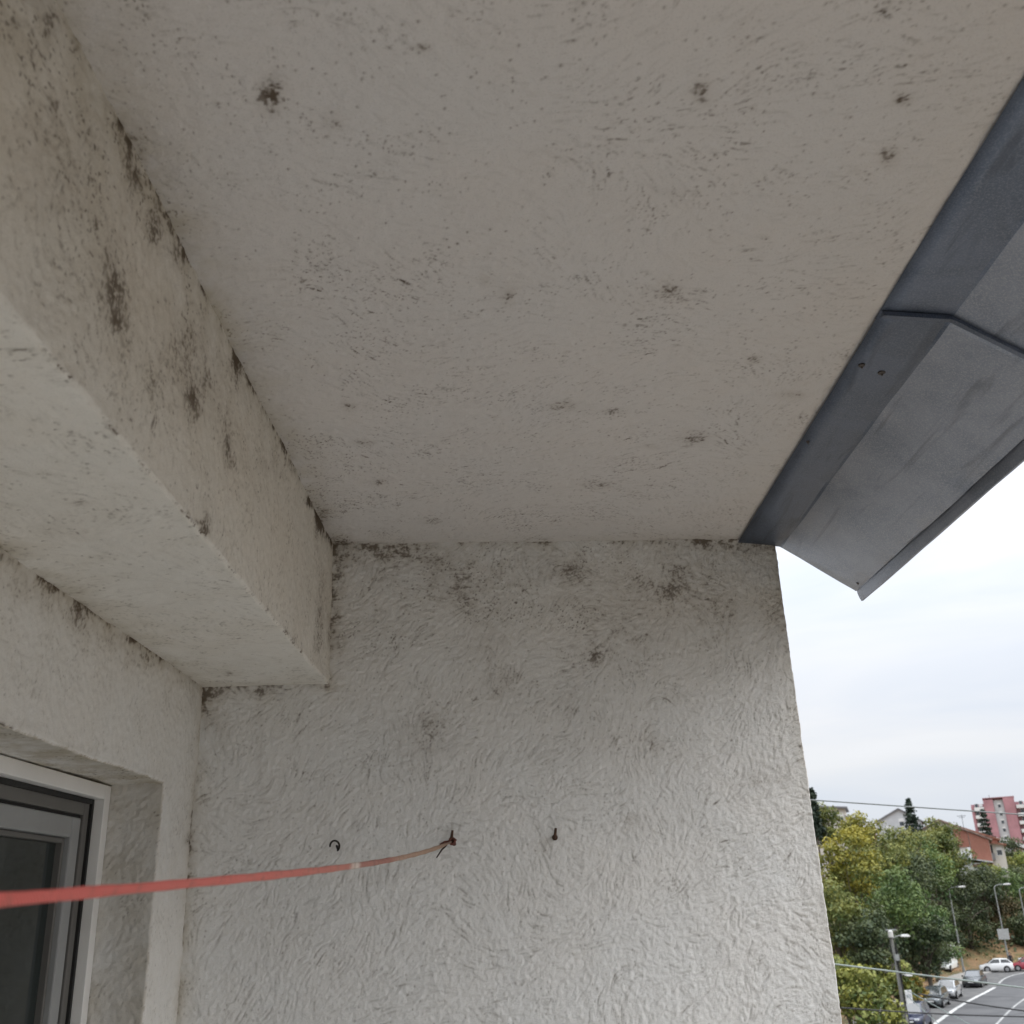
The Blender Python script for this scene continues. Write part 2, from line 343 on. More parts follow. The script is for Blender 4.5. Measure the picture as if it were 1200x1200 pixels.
def bil(T, i, j):
    n = T.shape[0]; i0 = np.floor(i).astype(np.int32); j0 = np.floor(j).astype(np.int32); a = (i-i0).astype(np.float32); b = (j-j0).astype(np.float32)
    i0 %= n; j0 %= n; i1 = (i0+1) % n; j1 = (j0+1) % n
    return T[i0, j0]*(1-a)*(1-b)+T[i1, j0]*a*(1-b)+T[i0, j1]*(1-a)*b+T[i1, j1]*a*b
class Scratch:
    """grains dragged along a swirling direction field: each leaves one short curved groove"""
    def __init__(s, seed, n=768, res=.003, base=0., swirl=1.2, wl=.40, dens=.06, K=7, dens2=.10):
        r = np.random.default_rng(seed); s.res = res; s.n = n
        ang = base+swirl*fftnoise(n, wl/res, seed+1)+.22*fftnoise(n, .07/res, seed+2)
        dx, dy = np.cos(ang), np.sin(ang)
        def lic(imp, K):
            out = imp.copy(); I, J = np.meshgrid(np.arange(n, dtype=np.float32), np.arange(n, dtype=np.float32), indexing='ij')
            for sg in (1, -1):
                pi, pj = I.copy(), J.copy(); px_, py_ = dx*sg, dy*sg
                for k in range(K):
                    pi += px_; pj += py_
                    ii = np.round(pi).astype(np.int32) % n; jj = np.round(pj).astype(np.int32) % n
                    px_, py_ = dx[ii, jj]*sg, dy[ii, jj]*sg
                    out += bil(imp, pi, pj)*(1-.5*(k/K)**2)
            return out
        imp = (r.random((n, n)) < dens)*r.random((n, n))**1.5
        g = lic(imp.astype(np.float32), K); s.groove = np.clip((g-np.percentile(g, 62))/(np.percentile(g, 99)-np.percentile(g, 62)), 0, 1.3).astype(np.float32)
        imp = (r.random((n, n)) < dens2)*r.random((n, n))
        g = lic(imp.astype(np.float32), max(2, K//2)); s.ridge = np.clip((g-np.percentile(g, 50))/(np.percentile(g, 99)-np.percentile(g, 50)), 0, 1.2).astype(np.float32)
        s.fine = fftnoise(n, .0060/res, seed+3); s.mid = fftnoise(n, .022/res, seed+4); s.low = fftnoise(n, .11/res, seed+5); s.grain = fftnoise(n, .012/res, seed+8)
        pt = ((r.random((n, n)) < .006*np.exp(.8*s.low))*r.uniform(.35, 1., (n, n))).astype(np.float32)
        s.pit = np.maximum(pt, .55*np.maximum(np.roll(pt, 1, 0), np.roll(pt, 1, 1))*(r.random((n, n)) < .6))
    def at(s, T, u, v): return bil(getattr(s, T), u/s.res, v/s.res)
def sstep(x, a, b): t = np.clip((x-a)/(b-a), 0, 1); return t*t*(3-2*t)
def plaster_mesh(name, patches, mat, stains, stain_patch, grime=None, pull=None, tx=None, relief=.0012, lines=.5, pits=.6, speck=1., fadef=None, edge=None, rscale=(1, 1, 1), mgain=1., haze=None):
    """patches: (U values, V values, func(u, v) -> xyz, keep or None, uv offset, outward normal, flip winding); stains: local (u, v) blobs"""
    A = dict(groove=[], grime=[], halo=[], dirt=[]); V = []; F = []; UV = []; DISP = []; base = 0
    for pi, (us, vs_, fn, keep, off, nrm, flip) in enumerate(patches):
        uu_, vv_ = np.meshgrid(us, vs_, indexing='ij')
        u = uu_.ravel(); v = vv_.ravel()
        P = fn(u, v); V.append(P); UV.append(np.stack([u+off[0], v+off[1]], 1))
        mo = np.zeros(len(u))
        if pi in stain_patch:
            for (a, b, c00, c01, c11, s_) in stains[stain_patch[pi]]:
                det = c00*c11-c01*c01; ext = 3*math.sqrt(max(c00, c11))
                w = np.nonzero((np.abs(u-a) < ext) & (np.abs(v-b) < ext))[0]
                dx = u[w]-a; dy = v[w]-b
                g_ = np.exp(-(c11*dx*dx-2*c01*dx*dy+c00*dy*dy)/det*.7)
                mo[w] = np.where(s_*g_ > .95, np.maximum(mo[w], s_*g_), 1-(1-np.minimum(mo[w], 1))*(1-np.minimum(s_*g_, .95))*1.0)
        su, sv_ = u+off[0], v+off[1]
        gr = tx.at('groove', su, sv_); ri = tx.at('ridge', su, sv_); fi = tx.at('fine', su, sv_); mi = tx.at('mid', su, sv_); lo = tx.at('low', su, sv_); pt = tx.at('pit', su, sv_); ga = tx.at('grain', su, sv_)
        lo2 = tx.at('low', su*.45+1.3, sv_*.45+.7)
        hgt = (-1.05*sstep(gr, .06, .62)*(.55+.45*sstep(lo, -1, 1))+.50*ri+.16*ga+.34*fi+.14*mi-.8*pt)*rscale[pi]
        fade = np.clip(np.minimum(np.minimum(u-us[0], us[-1]-u), np.minimum(v-vs_[0], vs_[-1]-v))/.010, 0, 1)
        if fadef: fade = fade*fadef(pi, u, v)
        DISP.append((relief*hgt*fade)[:, None]*np.array(nrm)[None, :])
        N = .80*fi+.30*mi+.26*lo
        if edge: mo = mo+edge(pi, u, v)*np.clip(.55+.45*lo+.35*mi, 0, 1.5)
        core = sstep(mo*1.65*mgain-1.28+.50*N+.55*np.clip(gr, 0, 1), 0, 1.0)
        dense_ = sstep(mo, .6, 1.15)
        dirt = np.clip(core*(.60+.30*dense_)*speck, 0, .93)
        scr = np.clip(gr, 0, 1)**1.7*1.25*sstep(lo2+.6*lo+.35*mi, -.9, 2.0)*sstep(fi+.3*ga, -.7, .7)*lines
        dirt = np.maximum(dirt, scr)
        dirt = np.maximum(dirt, pt*pits)
        if haze:
            hz = haze(pi, u, v)*np.clip(.7+.45*lo2+.3*lo, 0, 1.6)
            dirt = np.maximum(dirt, sstep(fi+.35*gr, 1.55-1.0*hz, 2.5-1.0*hz)*np.clip(hz*1.1, 0, .72))
        A['groove'].append(np.clip(gr, 0, 1)); A['halo'].append(sstep(mo, .12, 1.2)*.42*(.75+.25*np.tanh(mi)))
        A['grime'].append(np.clip((grime(pi, u, v) if grime else np.zeros(len(u)))*(1+.30*lo+.12*mi), 0, .95)); A['dirt'].append(dirt)
        nu, nv = len(us), len(vs_)
        I = np.arange(nu*nv).reshape(nu, nv)+base
        f = np.stack([I[:-1, :-1], I[1:, :-1], I[1:, 1:], I[:-1, 1:]], -1).reshape(-1, 4)
        if keep is not None:
            cu = ((uu_[:-1, :-1]+uu_[1:, 1:])/2).ravel(); cv = ((vv_[:-1, :-1]+vv_[1:, 1:])/2).ravel()
            f = f[keep(cu, cv)]
        if flip: f = f[:, ::-1]
        F.append(f); base += nu*nv
    V = np.concatenate(V); UV = np.concatenate(UV); F = np.concatenate(F); DISP = np.concatenate(DISP)
    if pull is not None: V = pull(V)
    V = V+vdisp(V)+DISP
    o = link_mesh(name, V, F, mat, smooth=True)
    me = o.data
    uvl = me.uv_layers.new(name='uv')
    uvl.data.foreach_set('uv', UV[F.ravel()].astype(np.float32).ravel())
    for nm, arr in A.items():
        a = me.attributes.new(nm, 'FLOAT', 'POINT'); a.data.foreach_set('value', np.concatenate(arr).astype(np.float32))
    return o
def weld(o, dist=.0004):
    bm = bmesh.new(); bm.from_mesh(o.data); bmesh.ops.remove_doubles(bm, verts=bm.verts, dist=dist)
    bm.to_mesh(o.data); bm.free()
    for p in o.data.polygons: p.use_smooth = True

# ------------------------------------------------------------------ the balcony (heights are relative to the camera, z = CZ + ...)
ZC, ZS, ZF = CZ+1.10, CZ+.644, CZ-1.72        # ceiling, soffit of the beam, floor
XL, XB, XE, XW = -.92, -.543, .79, .91        # house wall, beam face, ceiling edge, end of the end wall
def yw(x): return 3.034+.0759*(x+.525)        # plane of the end wall
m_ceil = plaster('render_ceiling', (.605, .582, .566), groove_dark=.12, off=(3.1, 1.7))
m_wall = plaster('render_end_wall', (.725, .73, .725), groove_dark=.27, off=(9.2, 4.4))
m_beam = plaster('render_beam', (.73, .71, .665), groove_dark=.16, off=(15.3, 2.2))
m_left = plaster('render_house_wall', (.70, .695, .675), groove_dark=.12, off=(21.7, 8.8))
T_ceil = Scratch(21, n=960, res=.0026, base=.15, swirl=.62, wl=.55, dens=.030, K=5, dens2=.07)
T_wall = Scratch(55, n=960, res=.0026, base=.8, swirl=.90, wl=.36, dens=.060, K=7, dens2=.08)
T_side = Scratch(83, base=1.3, swirl=.8, wl=.40, dens=.030, K=4, dens2=.06)
STAINS = dict(ceil=STAIN_CEIL, wall=STAIN_WALL, beam=STAIN_BEAM, left=STAIN_LEFT, soff=STAIN_SOFF)
def rel(L): return [(a, b+CZ, *r) for a, b, *r in L]   # second coordinate is a height

# ceiling: underside and outer edge
def f_ceil(u, v): return np.stack([u, v, np.full_like(u, ZC)], 1)
g_c = lambda pi, u, v: .55*np.exp(-np.maximum(u-XB, 0)/.06)*(.5+.5*np.clip(1.5-np.abs(v-1.6), 0, 1)) + .16*np.exp(-np.abs(v-yw(u))/.05)
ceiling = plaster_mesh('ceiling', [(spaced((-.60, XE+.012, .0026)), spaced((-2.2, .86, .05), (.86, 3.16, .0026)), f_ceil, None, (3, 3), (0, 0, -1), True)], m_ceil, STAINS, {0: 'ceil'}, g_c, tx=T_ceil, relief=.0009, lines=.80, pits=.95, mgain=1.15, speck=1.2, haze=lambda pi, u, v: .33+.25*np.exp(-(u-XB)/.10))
tag(ceiling, 'off-white rendered ceiling slab over the balcony with scattered mould spots', 'ceiling')
MB().box(-7, .90, -2.3, 3.6, ZC+.02, ZC+.24).build('slab', simple('concrete', (.35, .34, .32)), ceiling)

# beam: face and soffit share the lower edge
E_B = .004
def f_bf(u, v): return np.stack([np.full_like(u, XB), u, v], 1)         # u = y, v = z
def f_bs(u, v): return np.stack([u, v, np.full_like(u, ZS)], 1)         # u = x, v = y
def pull_b(V):
    e = (np.abs(V[:, 0]-XB) < 1e-5) & (np.abs(V[:, 2]-ZS) < 1e-5)
    V[e, 0] -= .003; V[e, 2] += .003; return V
def g_b(pi, u, v):
    if pi == 0:
        t = (v-ZS)/(ZC-ZS); far = np.clip((3.0-u)/2.2, 0, 1)
        return .04+.26*far*np.clip(t*1.3, 0, 1)+.25*np.exp(-(ZC-v)/.05)+.2*np.exp(-np.abs(u-3.03)/.05)
    return .12+.35*np.exp(-(u-XL)/.04)+.10*np.exp(-np.abs(v-3.0)/.05)
yv = spaced((-2.2, .7, .05), (.7, 3.09, .004))
beam = plaster_mesh('beam', [(yv, spaced((ZS, ZC+.02, .004)), f_bf, None, (2, -8), (1, 0, 0), False),
                             (spaced((XL-.03, XB, .004)), yv, f_bs, None, (5, 1), (0, 0, -1), True)], m_beam, dict(beam=rel(STAIN_BEAM), soff=STAIN_SOFF), {0: 'beam', 1: 'soff'}, g_b, pull_b, edge=lambda pi, u, v: (.62*np.exp(-(v-ZS)/.007)+.72*np.exp(-(ZC-v)/.02)) if pi == 0 else (.5*np.exp(-(XB-u)/.006)+.5*np.exp(-np.maximum(u-XL, 0)/.012)), tx=T_side, relief=.0009, lines=.55, pits=.9, mgain=1.2, haze=lambda pi, u, v: (.24+.62*sstep(v, ZS+.05, ZC)*sstep(3.0-u, .2, 1.5)) if pi == 0 else .22+0*u)
weld(beam)
tag(beam, 'boxed rendered beam running along the house wall under the ceiling, streaked with brown mould', 'beam')

# end wall: face, rounded outer corner, outer side
def f_w(u, v): return np.stack([u, yw(u), v], 1)
def f_ws(u, v): return np.stack([np.full_like(u, XW), yw(np.full_like(u, XW))+u, v], 1)
def pull_w(V):
    e = (np.abs(V[:, 0]-XW) < 1e-5) & (np.abs(V[:, 1]-yw(XW)) < 1e-5)
    V[e, 0] -= .004; V[e, 1] += .003; return V
def g_w(pi, u, v):
    if pi: return np.full_like(u, .15)
    z = v-CZ
    top = np.clip((z-.25)/.85, 0, 1)
    return .01+.08*top**1.5+.2*np.exp(-np.maximum(ZC-v, 0)/.05)+.35*np.exp(-np.abs(u-XB)/.03)*(z > .62)+.38*np.exp(-np.maximum(u-XL, 0)/.03)*(z < .66)+.12*np.exp(-np.abs(z-.60)/.06)*(u < XB+.05)*(z < .65)+.14*np.exp(-np.abs(u-XW)/.05)
zv = spaced((ZF, CZ-.46, .05), (CZ-.46, ZC+.03, .0026))
end_wall = plaster_mesh('end_wall', [(spaced((-.98, XW, .0026)), zv, f_w, None, (2, -8), (.0757, -.997, 0), False),
                                     (spaced((0, .06, .006), (.06, .35, .05)), zv, f_ws, None, (5, -8), (1, 0, 0), False)], m_wall, dict(wall=rel(STAIN_WALL)), {0: 'wall'}, g_w, pull_w, edge=lambda pi, u, v: (.62*np.exp(-np.maximum(ZC-v, 0)/.012)+.45*np.exp(-np.abs(u-XW)/.012)+.5*np.exp(-np.abs(u-XB)/.01)*(v > ZS)+.5*np.exp(-np.abs(u-XL)/.010)*(v < ZS)+.55*np.exp(-np.abs(ZS-v)/.010)*(u < XB)+.10*np.clip((v-CZ-.36)/.5, 0, 1)*(u > XB)) if pi == 0 else 0*u+.1, tx=T_wall, relief=.0014, lines=.55, pits=.85, speck=.85, haze=lambda pi, u, v: .14+.44*sstep(v, CZ+.30, CZ+1.05)+.15*np.exp(-np.abs(u-XW)/.08))
weld(end_wall)
tag(end_wall, 'white scratch-rendered end wall of the balcony with three hooks and mould along its top', 'wall')

# house wall with the door opening, head and jamb reveal
YO, ZO, XR = 2.738, CZ+.335, -1.058
def f_l(u, v): return np.stack([np.full_like(u, XL), u, v], 1)
def f_head(u, v): return np.stack([u, v, np.full_like(u, ZO)], 1)
def f_jamb(u, v): return np.stack([u, np.full_like(u, YO), v], 1)
YD = 1.30
zl = spaced((ZF, CZ-.46, .05), (CZ-.46, ZO, .004), (ZO, ZS+.02, .004))
yl = spaced((-2.2, YD, .05), (YD, YO, .004), (YO, 3.06, .004))
def keep_l(u, v): return ~((u > YD) & (u < YO) & (v < ZO))
def pull_l(V):
    e = (np.abs(V[:, 0]-XL) < 1e-5) & (((np.abs(V[:, 2]-ZO) < 1e-5) & (V[:, 1] < YO+1e-5) & (V[:, 1] > YD)) | ((np.abs(V[:, 1]-YO) < 1e-5) & (V[:, 2] < ZO+1e-5)))
    V[e, 0] -= .003
    h_ = e & (np.abs(V[:, 2]-ZO) < 1e-5); V[h_, 2] += .002
    j_ = e & (np.abs(V[:, 1]-YO) < 1e-5); V[j_, 1] += .002
    return V
def g_l(pi, u, v):
    if pi == 0: return .06+.42*np.exp(-np.maximum(ZS-v, 0)/.04)+.30*np.exp(-np.abs(u-3.0)/.03)
    return np.full_like(u, .62 if pi == 1 else .34)
xr = spaced((XR-.05, XL, .004))
def fade_l(pi, u, v):
    if pi: return np.ones_like(u)
    dx_ = np.maximum(np.maximum(u-YO, YD-u), v-ZO)
    return np.clip(np.abs(dx_)/.010, 0, 1)
house_wall = plaster_mesh('house_wall', [(yl, zl, f_l, keep_l, (2, -8), (1, 0, 0), False), (xr, yl[(yl >= YD-1e-6) & (yl <= YO+1e-6)], f_head, None, (4, 2), (0, 0, -1), True), (xr, zl[zl <= ZO+1e-6], f_jamb, None, (7, -8), (0, -1, 0), False)],
                          m_left, dict(left=rel(STAIN_LEFT)), {0: 'left'}, g_l, pull_l, rscale=(1, 1.3, 2.1), edge=lambda pi, u, v: (.6*np.exp(-np.abs(v-ZO)/.006)*(u < YO+.01)+.5*np.exp(-np.abs(u-YO)/.006)*(v < ZO)+.5*np.exp(-np.maximum(ZS-v, 0)/.012)+.4*np.exp(-np.abs(u-3.0)/.012)) if pi == 0 else (.4*np.exp(-(XL-u)/.008)), tx=T_side, relief=.0010, lines=.34, pits=.6, fadef=fade_l, haze=lambda pi, u, v: .25+0*u if pi == 0 else .5+0*u)
weld(house_wall)
tag(house_wall, 'rendered house wall on the left around the balcony door opening', 'wall')

# floor slab of the balcony, room behind the door, storeys below
m_tile = simple('floor_tiles', (.62, .60, .565), .7, var=.1, scale=3)
nw = MB().box(-1.0, .91, -2.2, -2.0, ZF, ZC).build('opposite_wall', simple('white_render_plain', (.62, .61, .59), .9), None); tag(nw, kind='structure')
fl = MB().box(-.98, 1.0, -2.3, 3.05, ZF-.2, ZF).build('floor', m_tile); tag(fl, kind='structure')
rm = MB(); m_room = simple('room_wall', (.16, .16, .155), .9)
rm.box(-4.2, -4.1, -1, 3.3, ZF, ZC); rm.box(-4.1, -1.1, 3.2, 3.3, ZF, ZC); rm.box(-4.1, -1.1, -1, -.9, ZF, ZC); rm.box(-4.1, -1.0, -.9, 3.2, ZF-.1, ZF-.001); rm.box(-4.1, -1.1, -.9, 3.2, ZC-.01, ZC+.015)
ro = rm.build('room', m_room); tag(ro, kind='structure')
fc = MB().box(-9, .86, 3.42, 11, 0, ZC+.2).box(-9, .95, -12, 3.40, 0, ZF-.22).build('facade', simple('facade_render', (.5, .48, .44), .9)); tag(fc, kind='structure')

# ------------------------------------------------------------------ balcony door: three nested frames, white outside, grey sash
m_pvc = simple('white_plastic', (.72, .72, .71), .35, var=.03, scale=9)
m_grey = simple('grey_plastic', (.27, .28, .285), .4, var=.05, scale=9)
m_dgrey = simple('dark_grey_plastic', (.12, .118, .112), .5, var=.06, scale=9)
m_gasket = simple('black_gasket', (.012, .012, .012), .7)
Mg = Mat('door_glass')
_gn = Mg.noise(Mg.n('ShaderNodeTexCoord').outputs['Object'], 6, 5, .7); Mg.l(Mg.ss(_gn, .35, .7, .02, .16), Mg.b.inputs['Roughness'])
Mg.b.inputs['Base Color'].default_value = (.05, .065, .065, 1)
Mg.b.inputs['Transmission Weight'].default_value = .55; Mg.b.inputs['IOR'].default_value = 1.5
m_glass = Mg.m
def nest(name, y0, y1, z0, z1, w, xf, xb_, mat, parent, bev=.002):
    """rectangular frame in the wall plane; faces +x at xf"""
    m = MB()
    m.box(xb_, xf, y1-w, y1, z0, z1).box(xb_, xf, y0, y0+w, z0, z1)
    m.box(xb_, xf-.0006, y0+w, y1-w, z1-w, z1).box(xb_, xf-.0006, y0+w, y1-w, z0, z0+w)
    return m.build(name, mat, parent, bevel=bev)
door = empty('balcony_door', (0, 0, ZF), 0, 'balcony door with white outer frame and grey sash in the house wall', 'door')
zb = .03; zt = ZO-ZF-.006
def dz(o): return o
frame = nest('frame', YD+.01, YO-.004, zb, zt, .036, XR, XR-.07, m_pvc, door)
inner = nest('frame_rebate', YD+.047, YO-.041, zb+.037, zt-.037, .012, XR-.026, XR-.068, m_gasket, frame, .0)
sash = nest('sash', YD+.060, YO-.054, zb+.05, zt-.048, .030, XR-.032, XR-.075, m_dgrey, door)
s2 = nest('gasket', YD+.091, YO-.085, zb+.081, zt-.079, .006, XR-.040, XR-.075, m_gasket, sash, .0)
s3 = nest('inner_sash', YD+.098, YO-.092, zb+.088, zt-.086, .05, XR-.034, XR-.078, m_grey, sash, .004)
s4 = nest('glazing_bead', YD+.149, YO-.143, zb+.139, zt-.137, .012, XR-.048, XR-.078, m_dgrey, sash, .002)
gl = MB().box(XR-.070, XR-.064, YD+.158, YO-.152, zb+.148, zt-.146).build('glass_pane', m_glass, sash)

# ------------------------------------------------------------------ roof-edge flashing sheets
def metal(name, seedoff, k=1.):
    M = Mat(name); tcn = M.n('ShaderNodeTexCoord').outputs['Object']
    mpn = M.n('ShaderNodeMapping'); M.l(tcn, mpn.inputs[0]); mpn.inputs['Location'].default_value = (seedoff, 0, 0); p = mpn.outputs[0]
    a = M.noise(p, 5, 5, .65, .6); b = M.noise(p, 260, 4, .75)
    col = M.mix(M.ss(a, .3, .7), (.20, .23, .285, 1), (.32, .35, .415, 1))
    col = M.mix(M.ss(b, .44, .66, 0, .6), col, (.46, .48, .52, 1))
    mp2 = M.n('ShaderNodeMapping'); M.l(p, mp2.inputs[0]); mp2.inputs['Scale'].default_value = (22, 2.2, 22)
    st = M.noise(mp2.outputs[0], 1, 4, .6, .8)
    col = M.mix(M.ss(st, .56, .74, 0, .45), col, (.12, .13, .15, 1))
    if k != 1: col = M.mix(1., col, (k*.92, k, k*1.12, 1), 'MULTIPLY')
    M.l(col, M.b.inputs['Base Color'])
    M.b.inputs['Metallic'].default_value = .85
    M.l(M.ss(a, .25, .75, .44, .60), M.b.inputs['Roughness'])
    bn = M.n('ShaderNodeBump'); bn.inputs['Strength'].default_value = 1; bn.inputs['Distance'].default_value = 1
    h = M.math('MULTIPLY', a, .0025); h = M.math('MULTIPLY_ADD', b, .0005, h)
    M.l(h, bn.inputs['Height']); M.l(bn.outputs[0], M.b.inputs['Normal'])
    return M.m
def sheet(name, y0, y1, dzv, mat, label, skew=0.):
    prof = [(XE-.004, 1.0965), (.83, 1.0915), (.88, 1.0865), (.925, 1.0815), (.9315, 1.0785), (.99, 1.0385), (1.05, .9965), (1.11, .9545), (1.156, .9228), (1.1595, .9205), (1.1600, .9250), (1.1640, .9235), (1.1650, .915), (1.1685, .902), (1.1735, .889), (1.180, .889), (1.185, .905), (1.186, .93)]
    ys = spaced((y0, y1, .035)); V = []; n = len(prof)
    for j, y in enumerate(ys):
        for k, (x, z) in enumerate(prof):
            w_ = .0022*math.sin(y*5.1+k*.6)+.0012*math.sin(y*13.7+k)+.0007*math.sin(y*29+2.1*k)
            V.append((x, y+(skew*(x-XE) if j == 0 else 0)+(.076*(x-.93) if j == len(ys)-1 and y1 > 3 else 0), CZ+z+dzv+w_*(1 if 2 < k < 10 else .35)))
    F = [(j*n+k, j*n+k+1, (j+1)*n+k+1, (j+1)*n+k) for j in range(len(ys)-1) for k in range(n-1)]
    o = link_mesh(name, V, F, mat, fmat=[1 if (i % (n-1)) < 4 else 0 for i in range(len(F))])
    md = o.modifiers.new('thickness', 'SOLIDIFY'); md.thickness = .0022; md.offset = 1
    for p in o.data.polygons: p.use_smooth = True
    o.data.set_sharp_from_angle(angle=RAD(18))
    tag(o, label, 'flashing', 'folded metal sheets along the roof edge')
    return o
m_met1, m_met2 = [metal('weathered_sheet_metal', 0), metal('shade_toned_sheet_metal', 7, .52)], [metal('weathered_sheet_metal_near', 4.3), metal('shade_toned_sheet_metal_near', 9.1, .60)]  # second of each pair: inner strip's dim reflection put into a darker colour
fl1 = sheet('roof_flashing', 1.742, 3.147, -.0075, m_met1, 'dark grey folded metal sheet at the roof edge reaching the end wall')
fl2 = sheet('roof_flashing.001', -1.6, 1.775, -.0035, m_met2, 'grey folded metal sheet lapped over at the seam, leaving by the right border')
# fold seam: the far sheet ends in a thin turned lip
sp = [(XE, 1.0945), (.925, 1.0795), (.9315, 1.0765), (1.05, .9945), (1.158, .9195)]
seam = MB()
for (xa, za), (xb2, zb2) in zip(sp[:-1], sp[1:]):
    seam.add([(xa, 1.741, CZ-.0075+za+.003), (xb2, 1.741, CZ-.0075+zb2+.003), (xb2, 1.741, CZ-.0075+zb2-.007), (xa, 1.741, CZ-.0075+za-.007), (xa, 1.756, CZ-.0075+za+.003), (xb2, 1.756, CZ-.0075+zb2+.003), (xb2, 1.756, CZ-.0075+zb2-.004), (xa, 1.756, CZ-.0075+za-.004)], [(0, 1, 2, 3), (4, 7, 6, 5), (3, 2, 6, 7), (0, 4, 5, 1), (0, 3, 7, 4), (1, 5, 6, 2)])
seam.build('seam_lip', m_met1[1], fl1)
m_nail = simple('rusty_nail', (.09, .08, .075), .5, .5)
for x, y, r in ((.814, 1.952, .006), (.867, 1.979, .007), (.803, 2.349, .0035), (1.148, 3.10, .004)):
    zc = 1.084-(x-.83)*.1 if x < 1 else .925
    m = MB(); m.tube([(x, y, CZ+zc+.002), (x, y, CZ+zc-.003), (x, y, CZ+zc-.0055)], [r*1.25, r*1.2, r*.6], 10)
    m.tube([(x, y, CZ+zc-.005), (x, y, CZ+zc-.009)], r*.35, 6)
    m.build('nail', m_nail, fl1, smooth=True)

# ------------------------------------------------------------------ hooks, screw and cord on the end wall
m_iron = simple('dark_iron', (.03, .027, .024), .55, .6)
m_rust = simple('rusty_iron', (.075, .042, .028), .8, .2, var=.4, scale=60)
def wallpt(x, z, off=0.): return (x+.0757*off, yw(x)-off, CZ+z)
hk = empty('hook', wallpt(-.505, .172), 0, 'dark open eye hook screwed into the wall above the faded cord', 'hook', 'hooks in the end wall')
ring = []
for k in range(15):
    a = RAD(-60+k*20.5)
    ring.append((-.004+.0135*math.cos(a), -.022-.006*math.sin(a), .0145*math.sin(a)))
MB().tube(ring[:13], .0028, 8).build('eye', m_iron, hk, smooth=True)
MB().tube([(.0, .01, .0), (.0, -.014, .001), (.006, -.021, -.012)], .003, 8).build('shank', m_iron, hk, smooth=True)
sc = empty('hook.001', wallpt(.125, .178), 0, 'short rusty hook bent upward in the bare wall right of the cord knot', 'hook', 'hooks in the end wall')
MB().tube([(0, .012, -.002), (0, -.016, -.004), (0, -.026, 0.002), (.001, -.03, .010), (.003, -.030, .022)], [.0042, .0042, .0045, .0042, .0036], 8).build('shank', m_rust, sc, smooth=True)
MB().tube([(0, .002, -.002), (0, -.010, -.003)], .0085, 10).build('collar', m_rust, sc, smooth=True)
s3h = empty('hook.002', wallpt(-.175, .178), 0, 'rusty screw hook holding the knotted end of the red cord', 'hook', 'hooks in the end wall')
MB().tube([(0, .012, 0), (0, -.020, -.001), (0.0, -.030, .006), (.003, -.031, .026)], [.0042, .0042, .0044, .0034], 8).build('shank', m_rust, s3h, smooth=True)

M = Mat('faded_red_cord'); at = M.attr('along').outputs['Fac']; tcn = M.n('ShaderNodeTexCoord').outputs['Object']
cr = M.n('ShaderNodeValToRGB'); M.l(at, cr.inputs[0]); e = cr.color_ramp.elements
e[0].position = 0; e[0].color = (.16, .10, .075, 1); e[1].position = 1; e[1].color = (.60, .12, .10, 1)
for ps, cc in ((.12, (.33, .22, .15, 1)), (.36, (.38, .24, .17, 1)), (.42, (.36, .15, .115, 1)), (.525, (.34, .15, .115, 1)), (.537, (.60, .52, .46, 1)), (.555, (.55, .42, .36, 1)), (.565, (.44, .17, .13, 1)), (.75, (.56, .15, .12, 1))):
    q = e.new(ps); q.color = cc
cc = M.mix(M.ss(M.noise(tcn, 55, 4, .65), .5, .7, 0, .45), cr.outputs[0], (.16, .09, .06, 1))
M.l(cc, M.b.inputs['Base Color']); M.b.inputs['Roughness'].default_value = .7
bn = M.n('ShaderNodeBump'); bn.inputs['Distance'].default_value = .0008; wv = M.n('ShaderNodeTexWave', wave_type='BANDS', bands_direction='DIAGONAL'); M.l(tcn, wv.inputs[0]); wv.inputs['Scale'].default_value = 130; wv.inputs['Distortion'].default_value = 1.5
M.l(M.math('MULTIPLY_ADD', M.noise(tcn, 500, 2, .6), .7, wv.outputs[1]), bn.inputs['Height']); M.l(bn.outputs[0], M.b.inputs['Normal'])
m_cord = M.m
cord = empty('cord', (0, 0, 0), 0, 'faded red flat cord stretched from the knotted hook across the door side', 'cord')
A = Vector(wallpt(-.178, .172, .03)); Bp = Vector((-.3364, .70, CZ+.0305)); Ep = A+(Bp-A)*1.6
N_ = 90; V = []; F = []; AL = []
for i in range(N_):
    t = i/(N_-1); q = A.lerp(Ep, t)
    # position along the visible run measured on the wall side
    sag = -.045*4*t*(1-t)*(1-t)
    q = q+Vector((0, 0, sag))
    d = (Ep-A).normalized(); side = Vector((0, 0, 1)); side = (side-d*side.dot(d)).normalized(); nrm = d.cross(side)
    tw = .35*math.sin(t*9)+.15*math.sin(t*31)
    s_ = side*math.cos(tw)+nrm*math.sin(tw); n_ = -side*math.sin(tw)+nrm*math.cos(tw)
    wd = .0049*min(1, .45+t*9)*(1+.08*math.sin(i*1.7)); th = .0016
    for k in range(8):
        a = 2*math.pi*k/8
        V.append(q+s_*wd*math.cos(a)+n_*th*math.sin(a)); AL.append(t)
for i in range(N_-1):
    for k in range(8): F.append((i*8+k, i*8+(k+1) % 8, (i+1)*8+(k+1) % 8, (i+1)*8+k))
tape = link_mesh('tape', V, F, m_cord, cord, smooth=True)
a = tape.data.attributes.new('along', 'FLOAT', 'POINT')
tones = []
for i in range(N_): tones += [min(1, (i/(N_-1))*1.6*1.0)]*8
a.data.foreach_set('value', np.array(tones, np.float32))
m_knot = simple('dirty_knot', (.12, .045, .035), .8, var=.5, scale=90)
kn = MB(); c_ = Vector(wallpt(-.175, .174, .018))
